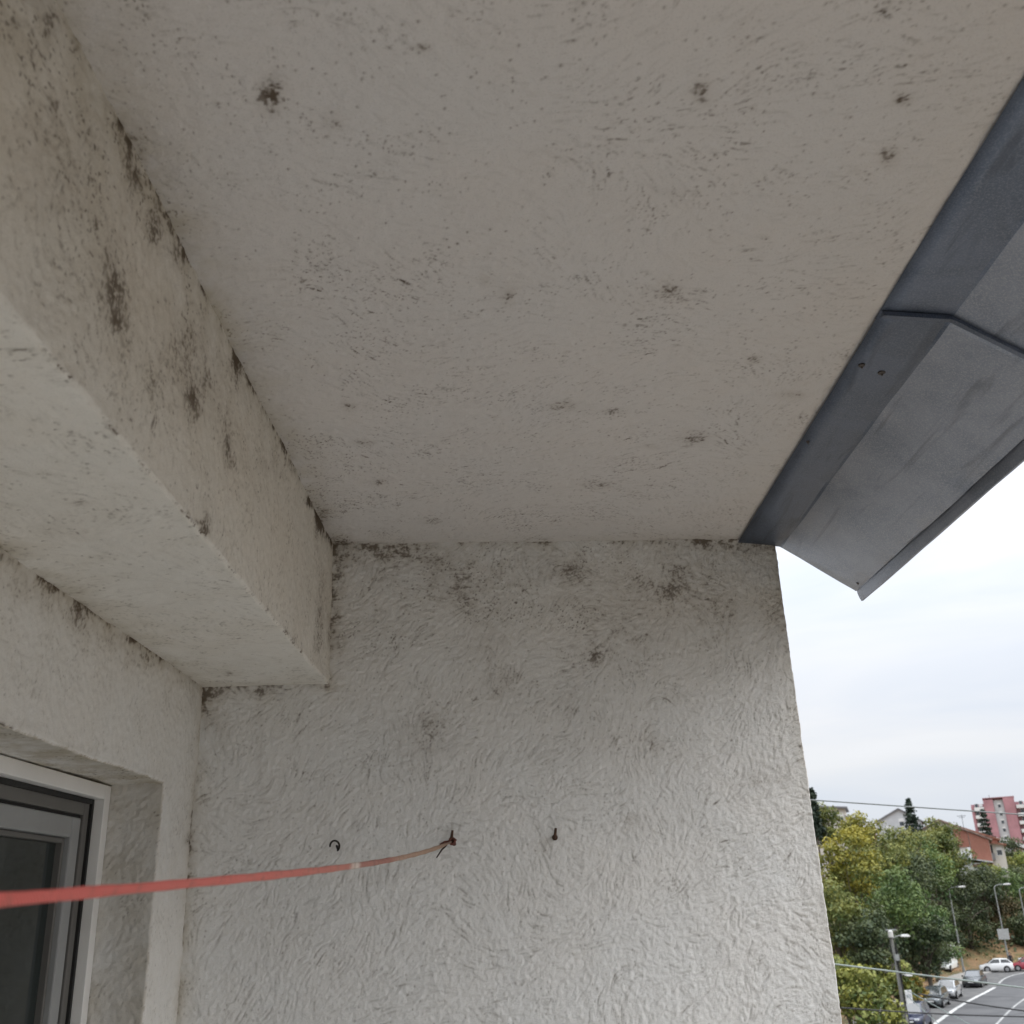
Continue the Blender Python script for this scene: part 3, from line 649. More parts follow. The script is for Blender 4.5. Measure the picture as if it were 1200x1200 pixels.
for (dx, dy, dz_, r) in ((0, 0, 0, .0075), (-.009, -.004, -.001, .006), (.005, -.003, -.008, .0065), (-.004, -.006, .006, .006), (.008, -.002, .003, .005)):
    kn.ball(c_+Vector((dx, dy, dz_)), r, r*.9, r*.8, 8, 6)
lp = []
for k in range(22):
    a_ = k*2*math.pi/7.3; lp.append(c_+Vector((.0085*math.cos(a_), -.003-.0005*k, .009*math.sin(a_))))
kn.tube(lp, .0032, 6)
kn.tube([c_+Vector((-.004, -.004, 0)), c_+Vector((-.022, -.010, -.002)), c_+Vector((-.036, -.012, -.008))], [.004, .0035, .0025], 6)
kn.build('knot', m_knot, cord, smooth=True)
MB().tube([c_+Vector((-.016, -.006, -.010)), c_+Vector((-.030, -.008, -.022)), c_+Vector((-.046, -.008, -.044))], [.0024, .0024, .0018], 6).build('loose_end', simple('dark_thread', (.045, .03, .025), .8), cord, smooth=True)

# ------------------------------------------------------------------ street level: terrain, road, pavement
EDGE = np.array([(12, -60), (12, 15), (14, 38), (18, 55), (24, 70.5), (30.5, 82.1), (38.1, 94.9), (46.6, 108), (52, 117.5), (56.5, 123), (63, 127), (75, 130), (130, 133), (300, 136)], float)
def dense(P, step=2.0):
    # Catmull-Rom through the points
    out = []
    for i in range(len(P)-1):
        p0 = P[max(i-1, 0)]; p1 = P[i]; p2 = P[i+1]; p3 = P[min(i+2, len(P)-1)]
        n = max(2, int(np.linalg.norm(p2-p1)/step))
        for k in range(n):
            t = k/n
            a = np.linalg.norm(p2-p1)
            m1 = (p2-p0)/max(np.linalg.norm(p2-p0), 1e-6)*a; m2 = (p3-p1)/max(np.linalg.norm(p3-p1), 1e-6)*a
            out.append((2*t**3-3*t**2+1)*p1+(t**3-2*t**2+t)*m1+(-2*t**3+3*t**2)*p2+(t**3-t**2)*m2)
    out.append(P[-1]); return np.array(out)
ED = dense(EDGE)
def offs(P, d):
    t = np.gradient(P, axis=0); t /= np.linalg.norm(t, axis=1)[:, None]
    return P+d*np.stack([-t[:, 1], t[:, 0]], 1)
def sdist(x, y, P):
    x = np.asarray(x, float); y = np.asarray(y, float)
    best = np.full(x.shape, 1e9); sg = np.ones(x.shape)
    for a, b in zip(P[:-1], P[1:]):
        t = b-a; L = t@t
        q = np.clip(((x-a[0])*t[0]+(y-a[1])*t[1])/L, 0, 1)
        dx = x-(a[0]+q*t[0]); dy = y-(a[1]+q*t[1]); d = np.hypot(dx, dy)
        m = d < best; best = np.where(m, d, best); sg = np.where(m, np.sign(t[0]*dy-t[1]*dx), sg)
    return best*sg
KERB = offs(ED, 3.5)
def terr(x, y):
    d = sdist(x, y, KERB[::2])
    h = np.where(d < 4.5, 0, 14*(1-np.exp(-.03*np.maximum(d-4.5, 0))))
    r = np.where(d < -30, 0, 0)
    far = np.maximum(np.hypot(x, y)-330, 0)
    return h+r+.02*far*(d > 0)

Mt = Mat('hillside_soil'); tcn = Mt.n('ShaderNodeTexCoord').outputs['Object']
a_ = Mt.noise(tcn, .25, 5, .65); b_ = Mt.noise(tcn, 3.5, 5, .7)
cg = Mt.mix(Mt.ss(a_, .42, .6), (.20, .125, .065, 1), (.06, .07, .025, 1))
cg = Mt.mix(Mt.ss(b_, .45, .65, 0, .7), cg, (.30, .17, .075, 1))
Mt.l(cg, Mt.b.inputs['Base Color']); Mt.b.inputs['Roughness'].default_value = .95
def grid_mesh(name, xs, ys, fz, mat):
    X, Y = np.meshgrid(xs, ys, indexing='ij'); Z = fz(X.ravel(), Y.ravel())
    V = np.stack([X.ravel(), Y.ravel(), Z], 1); I = np.arange(X.size).reshape(X.shape)
    F = np.stack([I[:-1, :-1], I[1:, :-1], I[1:, 1:], I[:-1, 1:]], -1).reshape(-1, 4)
    return link_mesh(name, V, F, mat, smooth=True)
gx = np.concatenate([np.arange(-3000, -200, 200), np.arange(-200, -40, 20), np.arange(-40, 140, 2.5), np.arange(140, 300, 20), np.arange(300, 3001, 200)])
gy = np.concatenate([np.arange(-1500, -100, 200), np.arange(-100, 20, 12), np.arange(20, 230, 2.5), np.arange(230, 400, 17), np.arange(400, 4001, 200)])
g = grid_mesh('ground', gx, gy, lambda x, y: terr(x, y)-.02+.25*vnoise(np.stack([x, y, 0*x], 1), .13)*(sdist(x, y, KERB[::4]) > 3.2), Mt.m); tag(g, kind='structure')

Mr = Mat('asphalt'); tcn = Mr.n('ShaderNodeTexCoord').outputs['Object']
a_ = Mr.noise(tcn, .35, 6, .7, .6); b_ = Mr.noise(tcn, 30, 3, .7)
ca = Mr.mix(Mr.ss(a_, .3, .7), (.048, .048, .051, 1), (.088, .088, .090, 1)); ca = Mr.mix(Mr.ss(b_, .3, .7, 0, .3), ca, (.12, .12, .12, 1))
Mr.l(ca, Mr.b.inputs['Base Color']); Mr.b.inputs['Roughness'].default_value = .8
Mp = Mat('parking_asphalt'); tcn = Mp.n('ShaderNodeTexCoord').outputs['Object']
a_ = Mp.noise(tcn, .6, 6, .7, .6)
ca = Mp.mix(Mp.ss(a_, .3, .7), (.07, .07, .07, 1), (.14, .136, .13, 1))
Mp.l(ca, Mp.b.inputs['Base Color']); Mp.b.inputs['Roughness'].default_value = .85
def strip(name, P, d0, d1, z, mat, parent=None, i0=0, i1=None, thick=0.):
    A_, B_ = offs(P, d0)[i0:i1], offs(P, d1)[i0:i1]; n = len(A_)
    V = [(x, y, z) for x, y in A_]+[(x, y, z) for x, y in B_]
    F = [(i, i+1, n+i+1, n+i) for i in range(n-1)]
    if d1 > d0: F = [f for f in F]
    if thick:
        V += [(x, y, z-thick) for x, y, z in V]; m = 2*n
        F += [(i, m+i, m+i+1, i+1) for i in range(n-1)]+[(n+i+1, m+n+i+1, m+n+i, n+i) for i in range(n-1)]
    o = link_mesh(name, V, F, mat, parent)
    bm = bmesh.new(); bm.from_mesh(o.data); bmesh.ops.recalc_face_normals(bm, faces=bm.faces)
    if not thick and bm.faces:
        bm.faces.ensure_lookup_table()
        if bm.faces[0].normal.z < 0: bmesh.ops.reverse_faces(bm, faces=bm.faces)
    bm.to_mesh(o.data); bm.free()
    return o
road = strip('road', ED, 0, -12.5, .004, Mr.m); tag(road, kind='structure')
park = strip('parking_lane', ED, 3.52, 0, .004, Mp.m); tag(park, kind='structure')
m_paint = simple('road_paint', (.50, .50, .485), .7, var=.45, scale=1.8)
m_paint2 = simple('worn_road_paint', (.33, .33, .32), .8, var=.4, scale=3)
m_kerb = simple('kerb_stone', (.36, .35, .33), .85, var=.15, scale=2)
m_pave = simple('pavement_slabs', (.27, .255, .23), .9, var=.25, scale=1.3)
yy = ED[:, 1]
iA = int(np.argmax(yy > 30)); iB = int(np.argmax(yy > 109)); iC = int(np.argmax(yy > 124.6)); iD = int(np.argmax(ED[:, 0] > 140))
strip('edge_line', ED, .17, -.17, .010, m_paint, road, iA, iB)
strip('edge_line', ED, .12, -.12, .010, m_paint2, road, iB+1, iC)
strip('lane_line', ED, -4.05, -4.22, .010, m_paint2, road, iA, iD)
for k in range(0, len(ED)-4, 4):
    if 60 < yy[k] < 126: strip('dash', ED, -8.0, -8.16, .010, m_paint, road, k, k+3)
kb = strip('kerb', KERB, 0, .18, .13, m_kerb, None, 0, None, .14); tag(kb, kind='structure')
pv = strip('pavement', KERB, .18, 2.4, .12, m_pave, None, 0, None, .12); tag(pv, kind='structure')
kb2 = strip('kerb', offs(ED, -12.5), -.18, 0, .13, m_kerb, None, 0, None, .14); tag(kb2, kind='structure')
pv2 = strip('pavement', offs(ED, -12.5), -5.5, -.18, .12, m_pave, None, 0, None, .12); tag(pv2, kind='structure')
# tar seams across the carriageway
m_tar = simple('tar', (.03, .03, .032), .6)
for (xa, ya, xb2, yb2) in ((33.5, 86.5, 46, 84.5), (41.5, 100, 55, 91), (36, 91.5, 50, 88)):
    m = MB(); dx, dy = xb2-xa, yb2-ya; L = math.hypot(dx, dy); nx, ny = -dy/L*.09, dx/L*.09
    n = 10; P = [(xa+dx*i/n, ya+dy*i/n+.25*math.sin(i*1.9)) for i in range(n+1)]
    m.add([(x+nx, y+ny, .0145) for x, y in P]+[(x-nx, y-ny, .0145) for x, y in P], [(i, n+1+i, n+2+i, i+1) for i in range(n)])
    m.build('tar_seam', m_tar, road)

# ------------------------------------------------------------------ trees
m_bark = simple('bark', (.085, .07, .055), .9, var=.3, scale=5)
def leafmat(name, A_, B_):
    M = Mat(name); t = M.attr('tint').outputs['Fac']
    col = M.mix(t, c4(A_), c4(B_)); M.l(col, M.b.inputs['Base Color'])
    M.b.inputs['Roughness'].default_value = .55; M.b.inputs['Specular IOR Level'].default_value = .3
    tr = M.n('ShaderNodeBsdfTranslucent'); M.l(col, tr.inputs[0])
    ad = M.n('ShaderNodeMixShader'); ad.inputs[0].default_value = .18
    M.l(M.b.outputs[0], ad.inputs[1]); M.l(tr.outputs[0], ad.inputs[2])
    M.l(ad.outputs[0], M.t.nodes['Material Output'].inputs[0]); return M.m
LEAF = dict(yellow=leafmat('yellowing_leaves', (0.077, 0.105, 0.024), (0.374, 0.319, 0.044)), green=leafmat('green_leaves', (0.049, 0.100, 0.031), (0.160, 0.211, 0.061)),
            mixed=leafmat('turning_leaves', (0.054, 0.092, 0.028), (0.243, 0.237, 0.054)), dark=leafmat('dark_leaves', (0.028, 0.049, 0.023), (0.109, 0.128, 0.049)),
            brown=leafmat('browning_leaves', (0.036, 0.049, 0.023), (0.166, 0.122, 0.054)), yellowgreen=leafmat('light_leaves', (0.102, 0.166, 0.038), (0.307, 0.307, 0.064)),
            conifer=leafmat('needles', (.015, .030, .020), (.04, .058, .034)), bush=leafmat('shrub_leaves', (0.054, 0.092, 0.026), (0.282, 0.275, 0.054)),
            orange=leafmat('orange_leaves', (.13, .13, .03), (.40, .24, .035)))
def leaves(P, Nrm, size, tint, name, mat, parent):
    n = len(P)
    r1 = RNG.normal(size=(n, 3)); Nn = Nrm+r1*.75; Nn /= np.linalg.norm(Nn, axis=1)[:, None]
    T = np.cross(Nn, RNG.normal(size=(n, 3))); T /= np.linalg.norm(T, axis=1)[:, None]+1e-9
    Bn = np.cross(Nn, T); s = (size*RNG.uniform(.6, 1.35, n))[:, None]; w = s*RNG.uniform(.5, .8, n)[:, None]
    fold = Nn*s*RNG.uniform(-.35, .1, n)[:, None]
    V = np.stack([P-T*s, P-Bn*w+fold, P+T*s, P+Bn*w+fold], 1).reshape(-1, 3)
    I = np.arange(n)*4
    F = np.concatenate([np.stack([I, I+1, I+2], 1), np.stack([I, I+2, I+3], 1)])
    o = link_mesh(name, V, F, mat, parent)
    a = o.data.attributes.new('tint', 'FLOAT', 'POINT'); a.data.foreach_set('value', np.repeat(np.clip(tint, 0, 1), 4).astype(np.float32))
    return o
def tree(kind, c, rx, rz, label, cat='tree', group='trees and shrubs on the slope', n=None, name=None, leaf=None, zb=None):
    x, y, zc = c
    zb = float(terr(np.array([x]), np.array([y]))[0])-.1 if zb is None else zb
    zb = min(zb, zc-rz*.8)
    root = empty(name or {'conifer': 'conifer', 'bush': 'shrub', 'orange': 'shrub'}.get(kind, 'broadleaf_tree'), (x, y, zb), 0, label, cat, group)
    h = zc-zb
    rs = random.Random(int(x*977+y*131))
    m = MB()
    if kind == 'conifer':
        m.tube([(0, 0, 0), (0, 0, h+rz*.9)], [.22, .03], 7)
        m.build('trunk', m_bark, root, smooth=True)
        P = []; Nr = []
        nl = 13
        for l in range(nl):
            t = l/(nl-1); zz = h-rz+2*rz*t; R_ = rx*(1.05-t)**.8*rs.uniform(.75, 1.2)+.1
            for b in range(8):
                an = rs.uniform(0, 6.28); L = R_*rs.uniform(.6, 1.15)
                for k in range(24):
                    q = rs.random()**.6; P.append((L*q*math.cos(an)+rs.gauss(0, .13), L*q*math.sin(an)+rs.gauss(0, .13), zz-.18*L*q+rs.gauss(0, .12))); Nr.append((math.cos(an)*.5, math.sin(an)*.5, .6))
        P = np.array(P); Nr = np.array(Nr)
        leaves(P, Nr, leaf or .17, RNG.random(len(P))**1.5, 'crown', LEAF['conifer'], root)
        return root
    # trunk with limbs
    top = h-rz*.2
    bend = (rs.uniform(-.3, .3), rs.uniform(-.3, .3))
    tr = max(.08, .05*rx+.05)
    m.tube([(0, 0, -.3), (bend[0]*.4, bend[1]*.4, top*.5), (bend[0], bend[1], top)], [tr*1.25, tr, tr*.45], 8)
    for k in range(6):
        an = k*1.05+rs.uniform(-.3, .3); s0 = top*rs.uniform(.45, .85); e_ = (rx*.75*math.cos(an), rx*.75*math.sin(an), h+rz*rs.uniform(-.3, .5))
        m.tube([(bend[0]*s0/top, bend[1]*s0/top, s0), (e_[0]*.4, e_[1]*.4, s0+(e_[2]-s0)*.6), e_], [tr*.5, tr*.3, tr*.1], 6)
    m.build('trunk', m_bark, root, smooth=True)
    nl = int(16+5*rx); C_ = []; R_ = []
    for k in range(nl):
        v = np.array([rs.gauss(0, 1) for _ in range(3)]); v /= np.linalg.norm(v); q = rs.uniform(.35, .92)
        C_.append((v[0]*rx*q, v[1]*rx*q, h+v[2]*rz*q)); R_.append(rs.uniform(.20, .42)*min(rx, rz)*1.05)
    C_ = np.array(C_); R_ = np.array(R_)
    n = n or int(900+330*rx*rz)
    li = RNG.choice(nl, n, p=R_**2/np.sum(R_**2))
    d = RNG.normal(size=(n, 3)); d[:, 2] += .25; d /= np.linalg.norm(d, axis=1)[:, None]
    rad = R_[li]*(RNG.random(n)**.3)*RNG.uniform(.85, 1.25, n)
    P = C_[li]+d*rad[:, None]*np.array([1.15, 1.15, .8])
    ltint = np.array([rs.random() for _ in range(nl)])
    tint = .46*RNG.random(n)**1.5+.50*ltint[li]**1.4+.26*d[:, 2]
    leaves(P, d+np.array([0, 0, .35]), leaf or .15, tint, 'crown', LEAF[kind], root)
    return root
tree('yellow', (29.0, 92, 10.6), 2.9, 4.3, 'tall yellowing broadleaf tree beside the edge of the white wall')
tree('green', (35.3, 98.5, 7.6), 3.6, 4.4, 'big fresh green broadleaf tree in the middle of the slope')
tree('mixed', (45.2, 124, 13.3), 4.2, 3.6, 'green and yellow tree below the dark pine and the pale gabled house')
tree('dark', (36.4, 97, 4.6), 2.8, 3.3, 'dark green low-branched tree overhanging the parked cars')
tree('dark', (58.1, 139, 6.9), 4.2, 5.8, 'dense dark green tree behind the left tall street lamp')
tree('brown', (64.5, 147, 5.2), 3.9, 5.6, 'browning dark tree behind the white hatchback and sign lamp')
tree('dark', (72.6, 156, 6.6), 4.0, 6.4, 'dark broadleaf tree at the right border behind the furthest street lamp')
tree('yellowgreen', (78.8, 165, 11.4), 2.7, 2.9, 'light yellow-green tree at the right border under the tower block')
tree('conifer', (57.4, 150, 18.2), 1.9, 2.9, 'dark pine standing on the skyline beside the pale gabled house')
tree('conifer', (77.8, 172, 16.6), 1.9, 4.1, 'dark fir in front of the pink tower block')
tree('mixed', (39.1, 130, 16.7), 2.8, 3.2, 'olive and yellow tree at the top of the slope below the upper cable')
tree('yellow', (40.0, 120, 15.0), 3.0, 2.6, 'yellowish tree crown in front of the flat-roofed pale house')
tree('mixed', (55.9, 138, 13.6), 4.0, 3.1, 'green and orange tree in front of the brick gable house')
tree('mixed', (65.4, 152, 9.6), 4.1, 3.0, 'turning tree below the white annex of the brick house')
tree('bush', (22.0, 74, 3.7), 2.1, 2.1, 'yellow-green shrub by the wall edge under the lower cable', 'shrub')
tree('bush', (22.9, 72, 1.9), 2.2, 2.1, 'lowest leafy shrub at the foot of the utility pole', 'shrub')
tree('dark', (30.0, 91, 5.2), 3.0, 3.1, 'dark green tree behind the utility pole')
tree('bush', (28.2, 83, 3.0), 1.7, 1.8, 'mottled shrub behind the lamp arm of the utility pole', 'shrub')
tree('orange', (30.6, 86, 2.0), 1.1, 1.25, 'small orange-yellow shrub beside the dark grey parked car', 'shrub')
tree('dark', (78.5, 168, 13.2), 3.2, 3.2, 'dark tree at the right border below the white-roofed house')
tree('conifer', (37.2, 128, 18.4), 1.05, 2.6, 'slim dark conifer peeping out behind the edge of the white wall')
tree('mixed', (38.2, 112, 11.8), 3.6, 3.2, 'olive tree behind the tall yellowing tree')
tree('mixed', (25.8, 87, 6.8), 2.9, 3.2, 'olive tree under the tall yellowing tree by the wall edge')
tree('mixed', (73.1, 160, 11.6), 2.8, 2.3, 'orange-tinged tree right of the brick gable house')
tree('green', (44.6, 117, 5.0), 2.9, 4.4, 'green tree between the big fresh green tree and the left tall street lamp')
tree('dark', (66.5, 141, 3.4), 2.6, 2.6, 'low dark tree behind the red car')
tree('yellowgreen', (51.5, 131, 11.3), 3.2, 2.6, 'light green tree below the turning tree of the brick gable house')

tree('mixed', (55.0, 140, 12.6), 3.4, 4.0, 'turning tree hiding the left half of the brick gable house')
tree('dark', (62.6, 143, 9.0), 3.0, 3.0, 'dark tree hiding the wall of the low white annex')
tree('green', (68.2, 148, 8.2), 3.2, 3.3, 'green tree in front of the cream balcony house')
tree('brown', (71.5, 146, 4.5), 3.4, 4.4, 'browning tree between the sign lamp and the furthest street lamp')
tree('yellowgreen', (76.5, 159, 9.6), 2.6, 3.0, 'pale green tree above the furthest street lamp')
tree('mixed', (59.5, 146, 12.4), 2.2, 2.2, 'small yellow-green tree touching the satellite dish facade')
tree('mixed', (48.5, 134, 12.6), 3.4, 3.2, 'green tree under the narrow red brick house end')
tree('dark', (53.5, 135.5, 5.6), 3.0, 3.6, 'dark tree straight behind the left tall street lamp and the leaf bank')
tree('green', (34.0, 104, 8.8), 3.0, 3.8, 'green tree between the tall yellowing tree and the big fresh green tree')
tree('dark', (40.6, 112, 9.2), 3.2, 3.6, 'dark green tree above the big fresh green tree')
tree('green', (49.3, 128, 11.6), 3.4, 3.8, 'dense green tree in the middle of the slope under the pine')
tree('dark', (27.0, 84, 5.0), 2.4, 2.8, 'dark tree behind the yellow-green shrubs near the wall edge')
tree('dark', (44.0, 119, 10.6), 2.8, 3.0, 'dark tree left of the dense green tree under the pine')
tree('mixed', (56.8, 141, 15.6), 2.7, 2.5, 'green tree crown reaching the ridge of the brick gable house')
tree('yellowgreen', (65.2, 148, 10.6), 2.4, 1.9, 'light green crown under the right corner of the brick gable')
# far wooded hills as one mass behind everything, and woods outside the frame
n = 16000
ang = RNG.uniform(RAD(-75), RAD(75), n); dist = RNG.uniform(215, 420, n)
P = np.stack([dist*np.sin(ang), dist*np.cos(ang), np.zeros(n)], 1)
keep = ~((np.abs(ang-RAD(24)) < RAD(2.4)) & (dist < 395)); P = P[keep]
P[:, 2] = terr(P[:, 0], P[:, 1])+RNG.uniform(0, 4.5, len(P))*(1+.3*np.sin(P[:, 0]*.21))
fw_ = leaves(P, np.tile([0, -.3, .6], (len(P), 1)), 1.5, RNG.random(len(P)), 'distant_woods', LEAF['mixed'], None)
tag(fw_, 'distant woods covering the hill behind the houses', None, None, 'stuff')
# leaf litter and undergrowth on the bank behind the cars
n = 9000
t = RNG.uniform(60, 175, n); off_ = RNG.uniform(.3, 30, n)**1.0
KX = KERB; seg = np.searchsorted(np.cumsum(np.linalg.norm(np.diff(KERB, axis=0), axis=1)), t+60)
seg = np.clip(seg, 1, len(KERB)-2); tg = KERB[seg+1]-KERB[seg-1]; tg /= np.linalg.norm(tg, axis=1)[:, None]
Q = KERB[seg]+RNG.uniform(-1, 1, n)[:, None]*tg+np.stack([-tg[:, 1], tg[:, 0]], 1)*(2.5+off_)[:, None]
P = np.stack([Q[:, 0], Q[:, 1], terr(Q[:, 0], Q[:, 1])+RNG.uniform(-.05, .15, n)], 1)
lt = leaves(P, np.tile([0, 0, 1.], (n, 1)), .13, RNG.random(n), 'leaf_litter', leafmat('fallen_leaves', (.16, .09, .04), (.42, .26, .12)), None)
tag(lt, 'fallen orange-brown leaves covering the bank behind the parked cars', None, None, 'stuff')
n = 14000
t = RNG.uniform(45, 190, n); off_ = RNG.uniform(7, 34, n)
seg = np.clip(np.searchsorted(np.cumsum(np.linalg.norm(np.diff(KERB, axis=0), axis=1)), t+60), 1, len(KERB)-2); tg = KERB[seg+1]-KERB[seg-1]; tg /= np.linalg.norm(tg, axis=1)[:, None]
Q = KERB[seg]+RNG.uniform(-1, 1, n)[:, None]*tg+np.stack([-tg[:, 1], tg[:, 0]], 1)*off_[:, None]
P = np.stack([Q[:, 0], Q[:, 1], terr(Q[:, 0], Q[:, 1])+RNG.random(n)**2*2.6], 1)
ug = leaves(P, np.tile([0, -.3, .7], (n, 1)), .28, RNG.random(n)**2, 'undergrowth', LEAF['dark'], None)
tag(ug, 'dark undergrowth between the trees of the slope', None, None, 'stuff')

# ------------------------------------------------------------------ parked cars
def paint(name, col, rough=.3, metal=0.):
    M = Mat(name); M.b.inputs['Base Color'].default_value = c4(col); M.b.inputs['Roughness'].default_value = rough
    M.b.inputs['Metallic'].default_value = metal; M.b.inputs['Coat Weight'].default_value = .6; M.b.inputs['Coat Roughness'].default_value = .08
    tcn = M.n('ShaderNodeTexCoord').outputs['Object']; nz = M.noise(tcn, 4, 4, .6)
    M.l(M.ss(nz, .3, .7, rough-.06, rough+.12), M.b.inputs['Roughness']); return M.m
m_cglass = paint('car_glass', (.03, .036, .04), .08)
m_cglass.node_tree.nodes['Principled BSDF'].inputs['Specular IOR Level'].default_value = 1.0
m_tyre = simple('tyre_rubber', (.018, .018, .018), .85)
m_rim = simple('wheel_rim', (.38, .38, .39), .35, .6)
m_trim = simple('black_trim', (.02, .02, .022), .5)
m_lamp = paint('headlamp_glass', (.62, .64, .66), .12)
m_tail = paint('tail_lamp', (.30, .012, .012), .2)
m_plate = simple('number_plate', (.72, .72, .70), .4)
def car(label, loc, rz, col, L=4.1, W=1.72, H=1.46, kind='hatch', metal=.0, tex='car_paint'):
    """local +y is the rear, the nose points to -y"""
    pm = paint(tex, col, .28, metal)
    root = empty('parked_car', loc, rz, label, 'car', 'cars parked along the bend')
    hl = L/2; hw = W/2
    van = kind == 'van'
    # body: half section per station (y, lower z, sill half width, belt half width, belt z, top z at centre)
    st = [(-hl, .34, .62, .60, .56, .60), (-hl+.10, .24, .78, .76, .66, .71), (-hl+.35, .20, .86, .85, .74, .80), (-hl+.75, .19, .97, .94, .84, .91), (-hl+1.05, .19, 1, .97, .90, .965), (-.2, .18, 1, .985, .93, .97), (hl-1.0, .19, 1, .98, .955, .99), (hl-.4, .22, .97, .95, .97, 1.0), (hl-.08, .30, .90, .88, .95, .98), (hl, .40, .80, .80, .90, .92)]
    if kind == 'sedan': st[7] = (hl-.4, .22, .96, .93, .93, .97); st[8] = (hl-.08, .30, .88, .86, .91, .94)
    V = []; F = []; n = 12
    for (y, z0, a, b, zb_, zt_) in st:
        half = [(0, z0), (hw*a*.9, z0), (hw*a, z0+.10), (hw*a*1.0, z0+.30 if zb_-z0 > .4 else (z0+zb_)/2), (hw*b, zb_-.06), (hw*b*.95, zb_), (0, zt_)]
        ringp = half+[(-x, z) for x, z in half[-2:0:-1]]
        V += [(x, y, z) for x, z in ringp]
    for i in range(len(st)-1):
        for k in range(n): F.append((i*n+k, i*n+(k+1) % n, (i+1)*n+(k+1) % n, (i+1)*n+k))
    F += [tuple(range(n)), tuple((len(st)-1)*n+k for k in range(n))[::-1]]
    m = MB(); m.add(V, F); body = m.build('body', pm, root, smooth=True)
    # cabin
    if van: cab = [(-hl+.35, .90, .92), (-hl+.85, H, .88), (hl-.10, H, .88), (hl-.03, .97, .92)]
    elif kind == 'sedan': cab = [(-hl+1.08, .92, .86), (-hl+1.85, H-.02, .72), (.75, H, .72), (hl-.62, .95, .84)]
    else: cab = [(-hl+.86, .91, .89), (-hl+1.60, H-.03, .75), (hl-.55, H-.04, .75), (hl-.05, .97, .87)]
    m = MB(); V = []
    for (y, z, k) in cab: V += [(-hw*k, y, z), (hw*k, y, z)]
    rz_ = H+.03
    midy = (cab[1][0]+cab[2][0])/2
    V += [(-hw*cab[1][2]*.92, midy, rz_), (hw*cab[1][2]*.92, midy, rz_)]
    m.add(V, [(0, 1, 3, 2), (2, 3, 9, 8), (8, 9, 5, 4), (4, 5, 7, 6), (0, 2, 8, 4, 6), (1, 7, 5, 9, 3)])
    m.build('roof', pm, root, smooth=True, bevel=.03)
    def quad(name, P, mat, out, parent=root):
        P = [Vector(p) for p in P]; nrm = (P[1]-P[0]).cross(P[2]-P[0]).normalized()
        if nrm.dot(Vector(out)) < 0: nrm = -nrm
        c = sum(P, Vector())/len(P)
        q = [c+(p-c)*1.0+nrm*.012 for p in P]; b = [p-nrm*.02 for p in P]; k = len(P)
        return MB().add(q+b, [tuple(range(k)), tuple(range(k, 2*k))[::-1]]+[(i, (i+1) % k, k+(i+1) % k, k+i) for i in range(k)]).build(name, mat, parent)
    def lerp(a, b, t): return [a[i]+(b[i]-a[i])*t for i in range(3)]
    def pane(name, a, b, c, d, ins, out):
        # inset quad a b (bottom) c d (top)
        cc = [sum(v[i] for v in (a, b, c, d))/4 for i in range(3)]
        quad(name, [lerp(p, cc, ins) for p in (a, b, c, d)], m_cglass, out)
    K = cab
    pane('windscreen', (-hw*K[0][2], K[0][0], K[0][1]), (hw*K[0][2], K[0][0], K[0][1]), (hw*K[1][2], K[1][0], K[1][1]), (-hw*K[1][2], K[1][0], K[1][1]), .12, (0, -1, .5))
    pane('rear_window', (-hw*K[3][2], K[3][0], K[3][1]), (hw*K[3][2], K[3][0], K[3][1]), (hw*K[2][2], K[2][0], K[2][1]), (-hw*K[2][2], K[2][0], K[2][1]), .18, (0, 1, .3))
    for s in (-1, 1):
        f0 = (s*hw*K[0][2], K[0][0], K[0][1]); f1 = (s*hw*K[1][2], K[1][0], K[1][1]); b1 = (s*hw*K[2][2], K[2][0], K[2][1]); b0 = (s*hw*K[3][2], K[3][0], K[3][1])
        mt, mb = lerp(f1, b1, .48), lerp(f0, b0, .52)
        if not van:
            pane('side_window', f0, mb, mt, f1, .13, (s, 0, 0)); pane('side_window', mb, b0, b1, mt, .15, (s, 0, 0))
        else:
            mt, mb = lerp(f1, b1, .22), lerp(f0, b0, .28); pane('side_window', f0, mb, mt, f1, .14, (s, 0, 0))
        for yw_ in (-hl+.78, hl-.74):
            wc = (s*(hw-.085), yw_, .31)
            ty = MB(); ty.tube([(s*(hw-.21), yw_, .31), (s*(hw-.19), yw_, .31), (s*(hw+.0), yw_, .31), (s*(hw+.022), yw_, .31)], [.28, .31, .31, .285], 20)
            wo_ = ty.build('wheel', m_tyre, root, smooth=True)
            MB().tube([(s*(hw-.02), yw_, .31), (s*(hw+.026), yw_, .31), (s*(hw+.034), yw_, .31)], [.20, .20, .12], 16).build('rim', m_rim, wo_, smooth=True)
            ar = MB(); ar.tube([(s*(hw-.16), yw_, .32), (s*(hw+.006), yw_, .32)], .365, 20); ar.build('wheel_arch', m_trim, root)
        MB().box(s*hw*.56-.15*1, s*hw*.56+.15, -hl+.035, -hl+.20, .60, .72).build('headlight', m_lamp, root, bevel=.03)
        MB().box(s*hw*.74-.09, s*hw*.74+.09, hl-.10, hl+.005, .66, .90).build('tail_light', m_tail, root, bevel=.02)
        MB().box(s*(hw*.93+.10)-.09, s*(hw*.93+.10)+.09, K[0][0]+.18, K[0][0]+.30, .92, 1.06).build('mirror', pm, root, bevel=.03)
    MB().box(-hw*.5, hw*.5, -hl-.012, -hl+.16, .34, .50).build('lower_grille', m_trim, root, bevel=.02)
    MB().box(-hw*.36, hw*.36, -hl-.004, -hl+.12, .585, .655).build('grille', m_trim, root, bevel=.01)
    MB().box(-hw*.86, hw*.86, -hl+.06, -hl+.3, .20, .30).build('bumper_lip', m_trim, root)
    MB().box(-.26, .26, -hl-.025, -hl-.014, .47, .58).build('number_plate', m_plate, root)
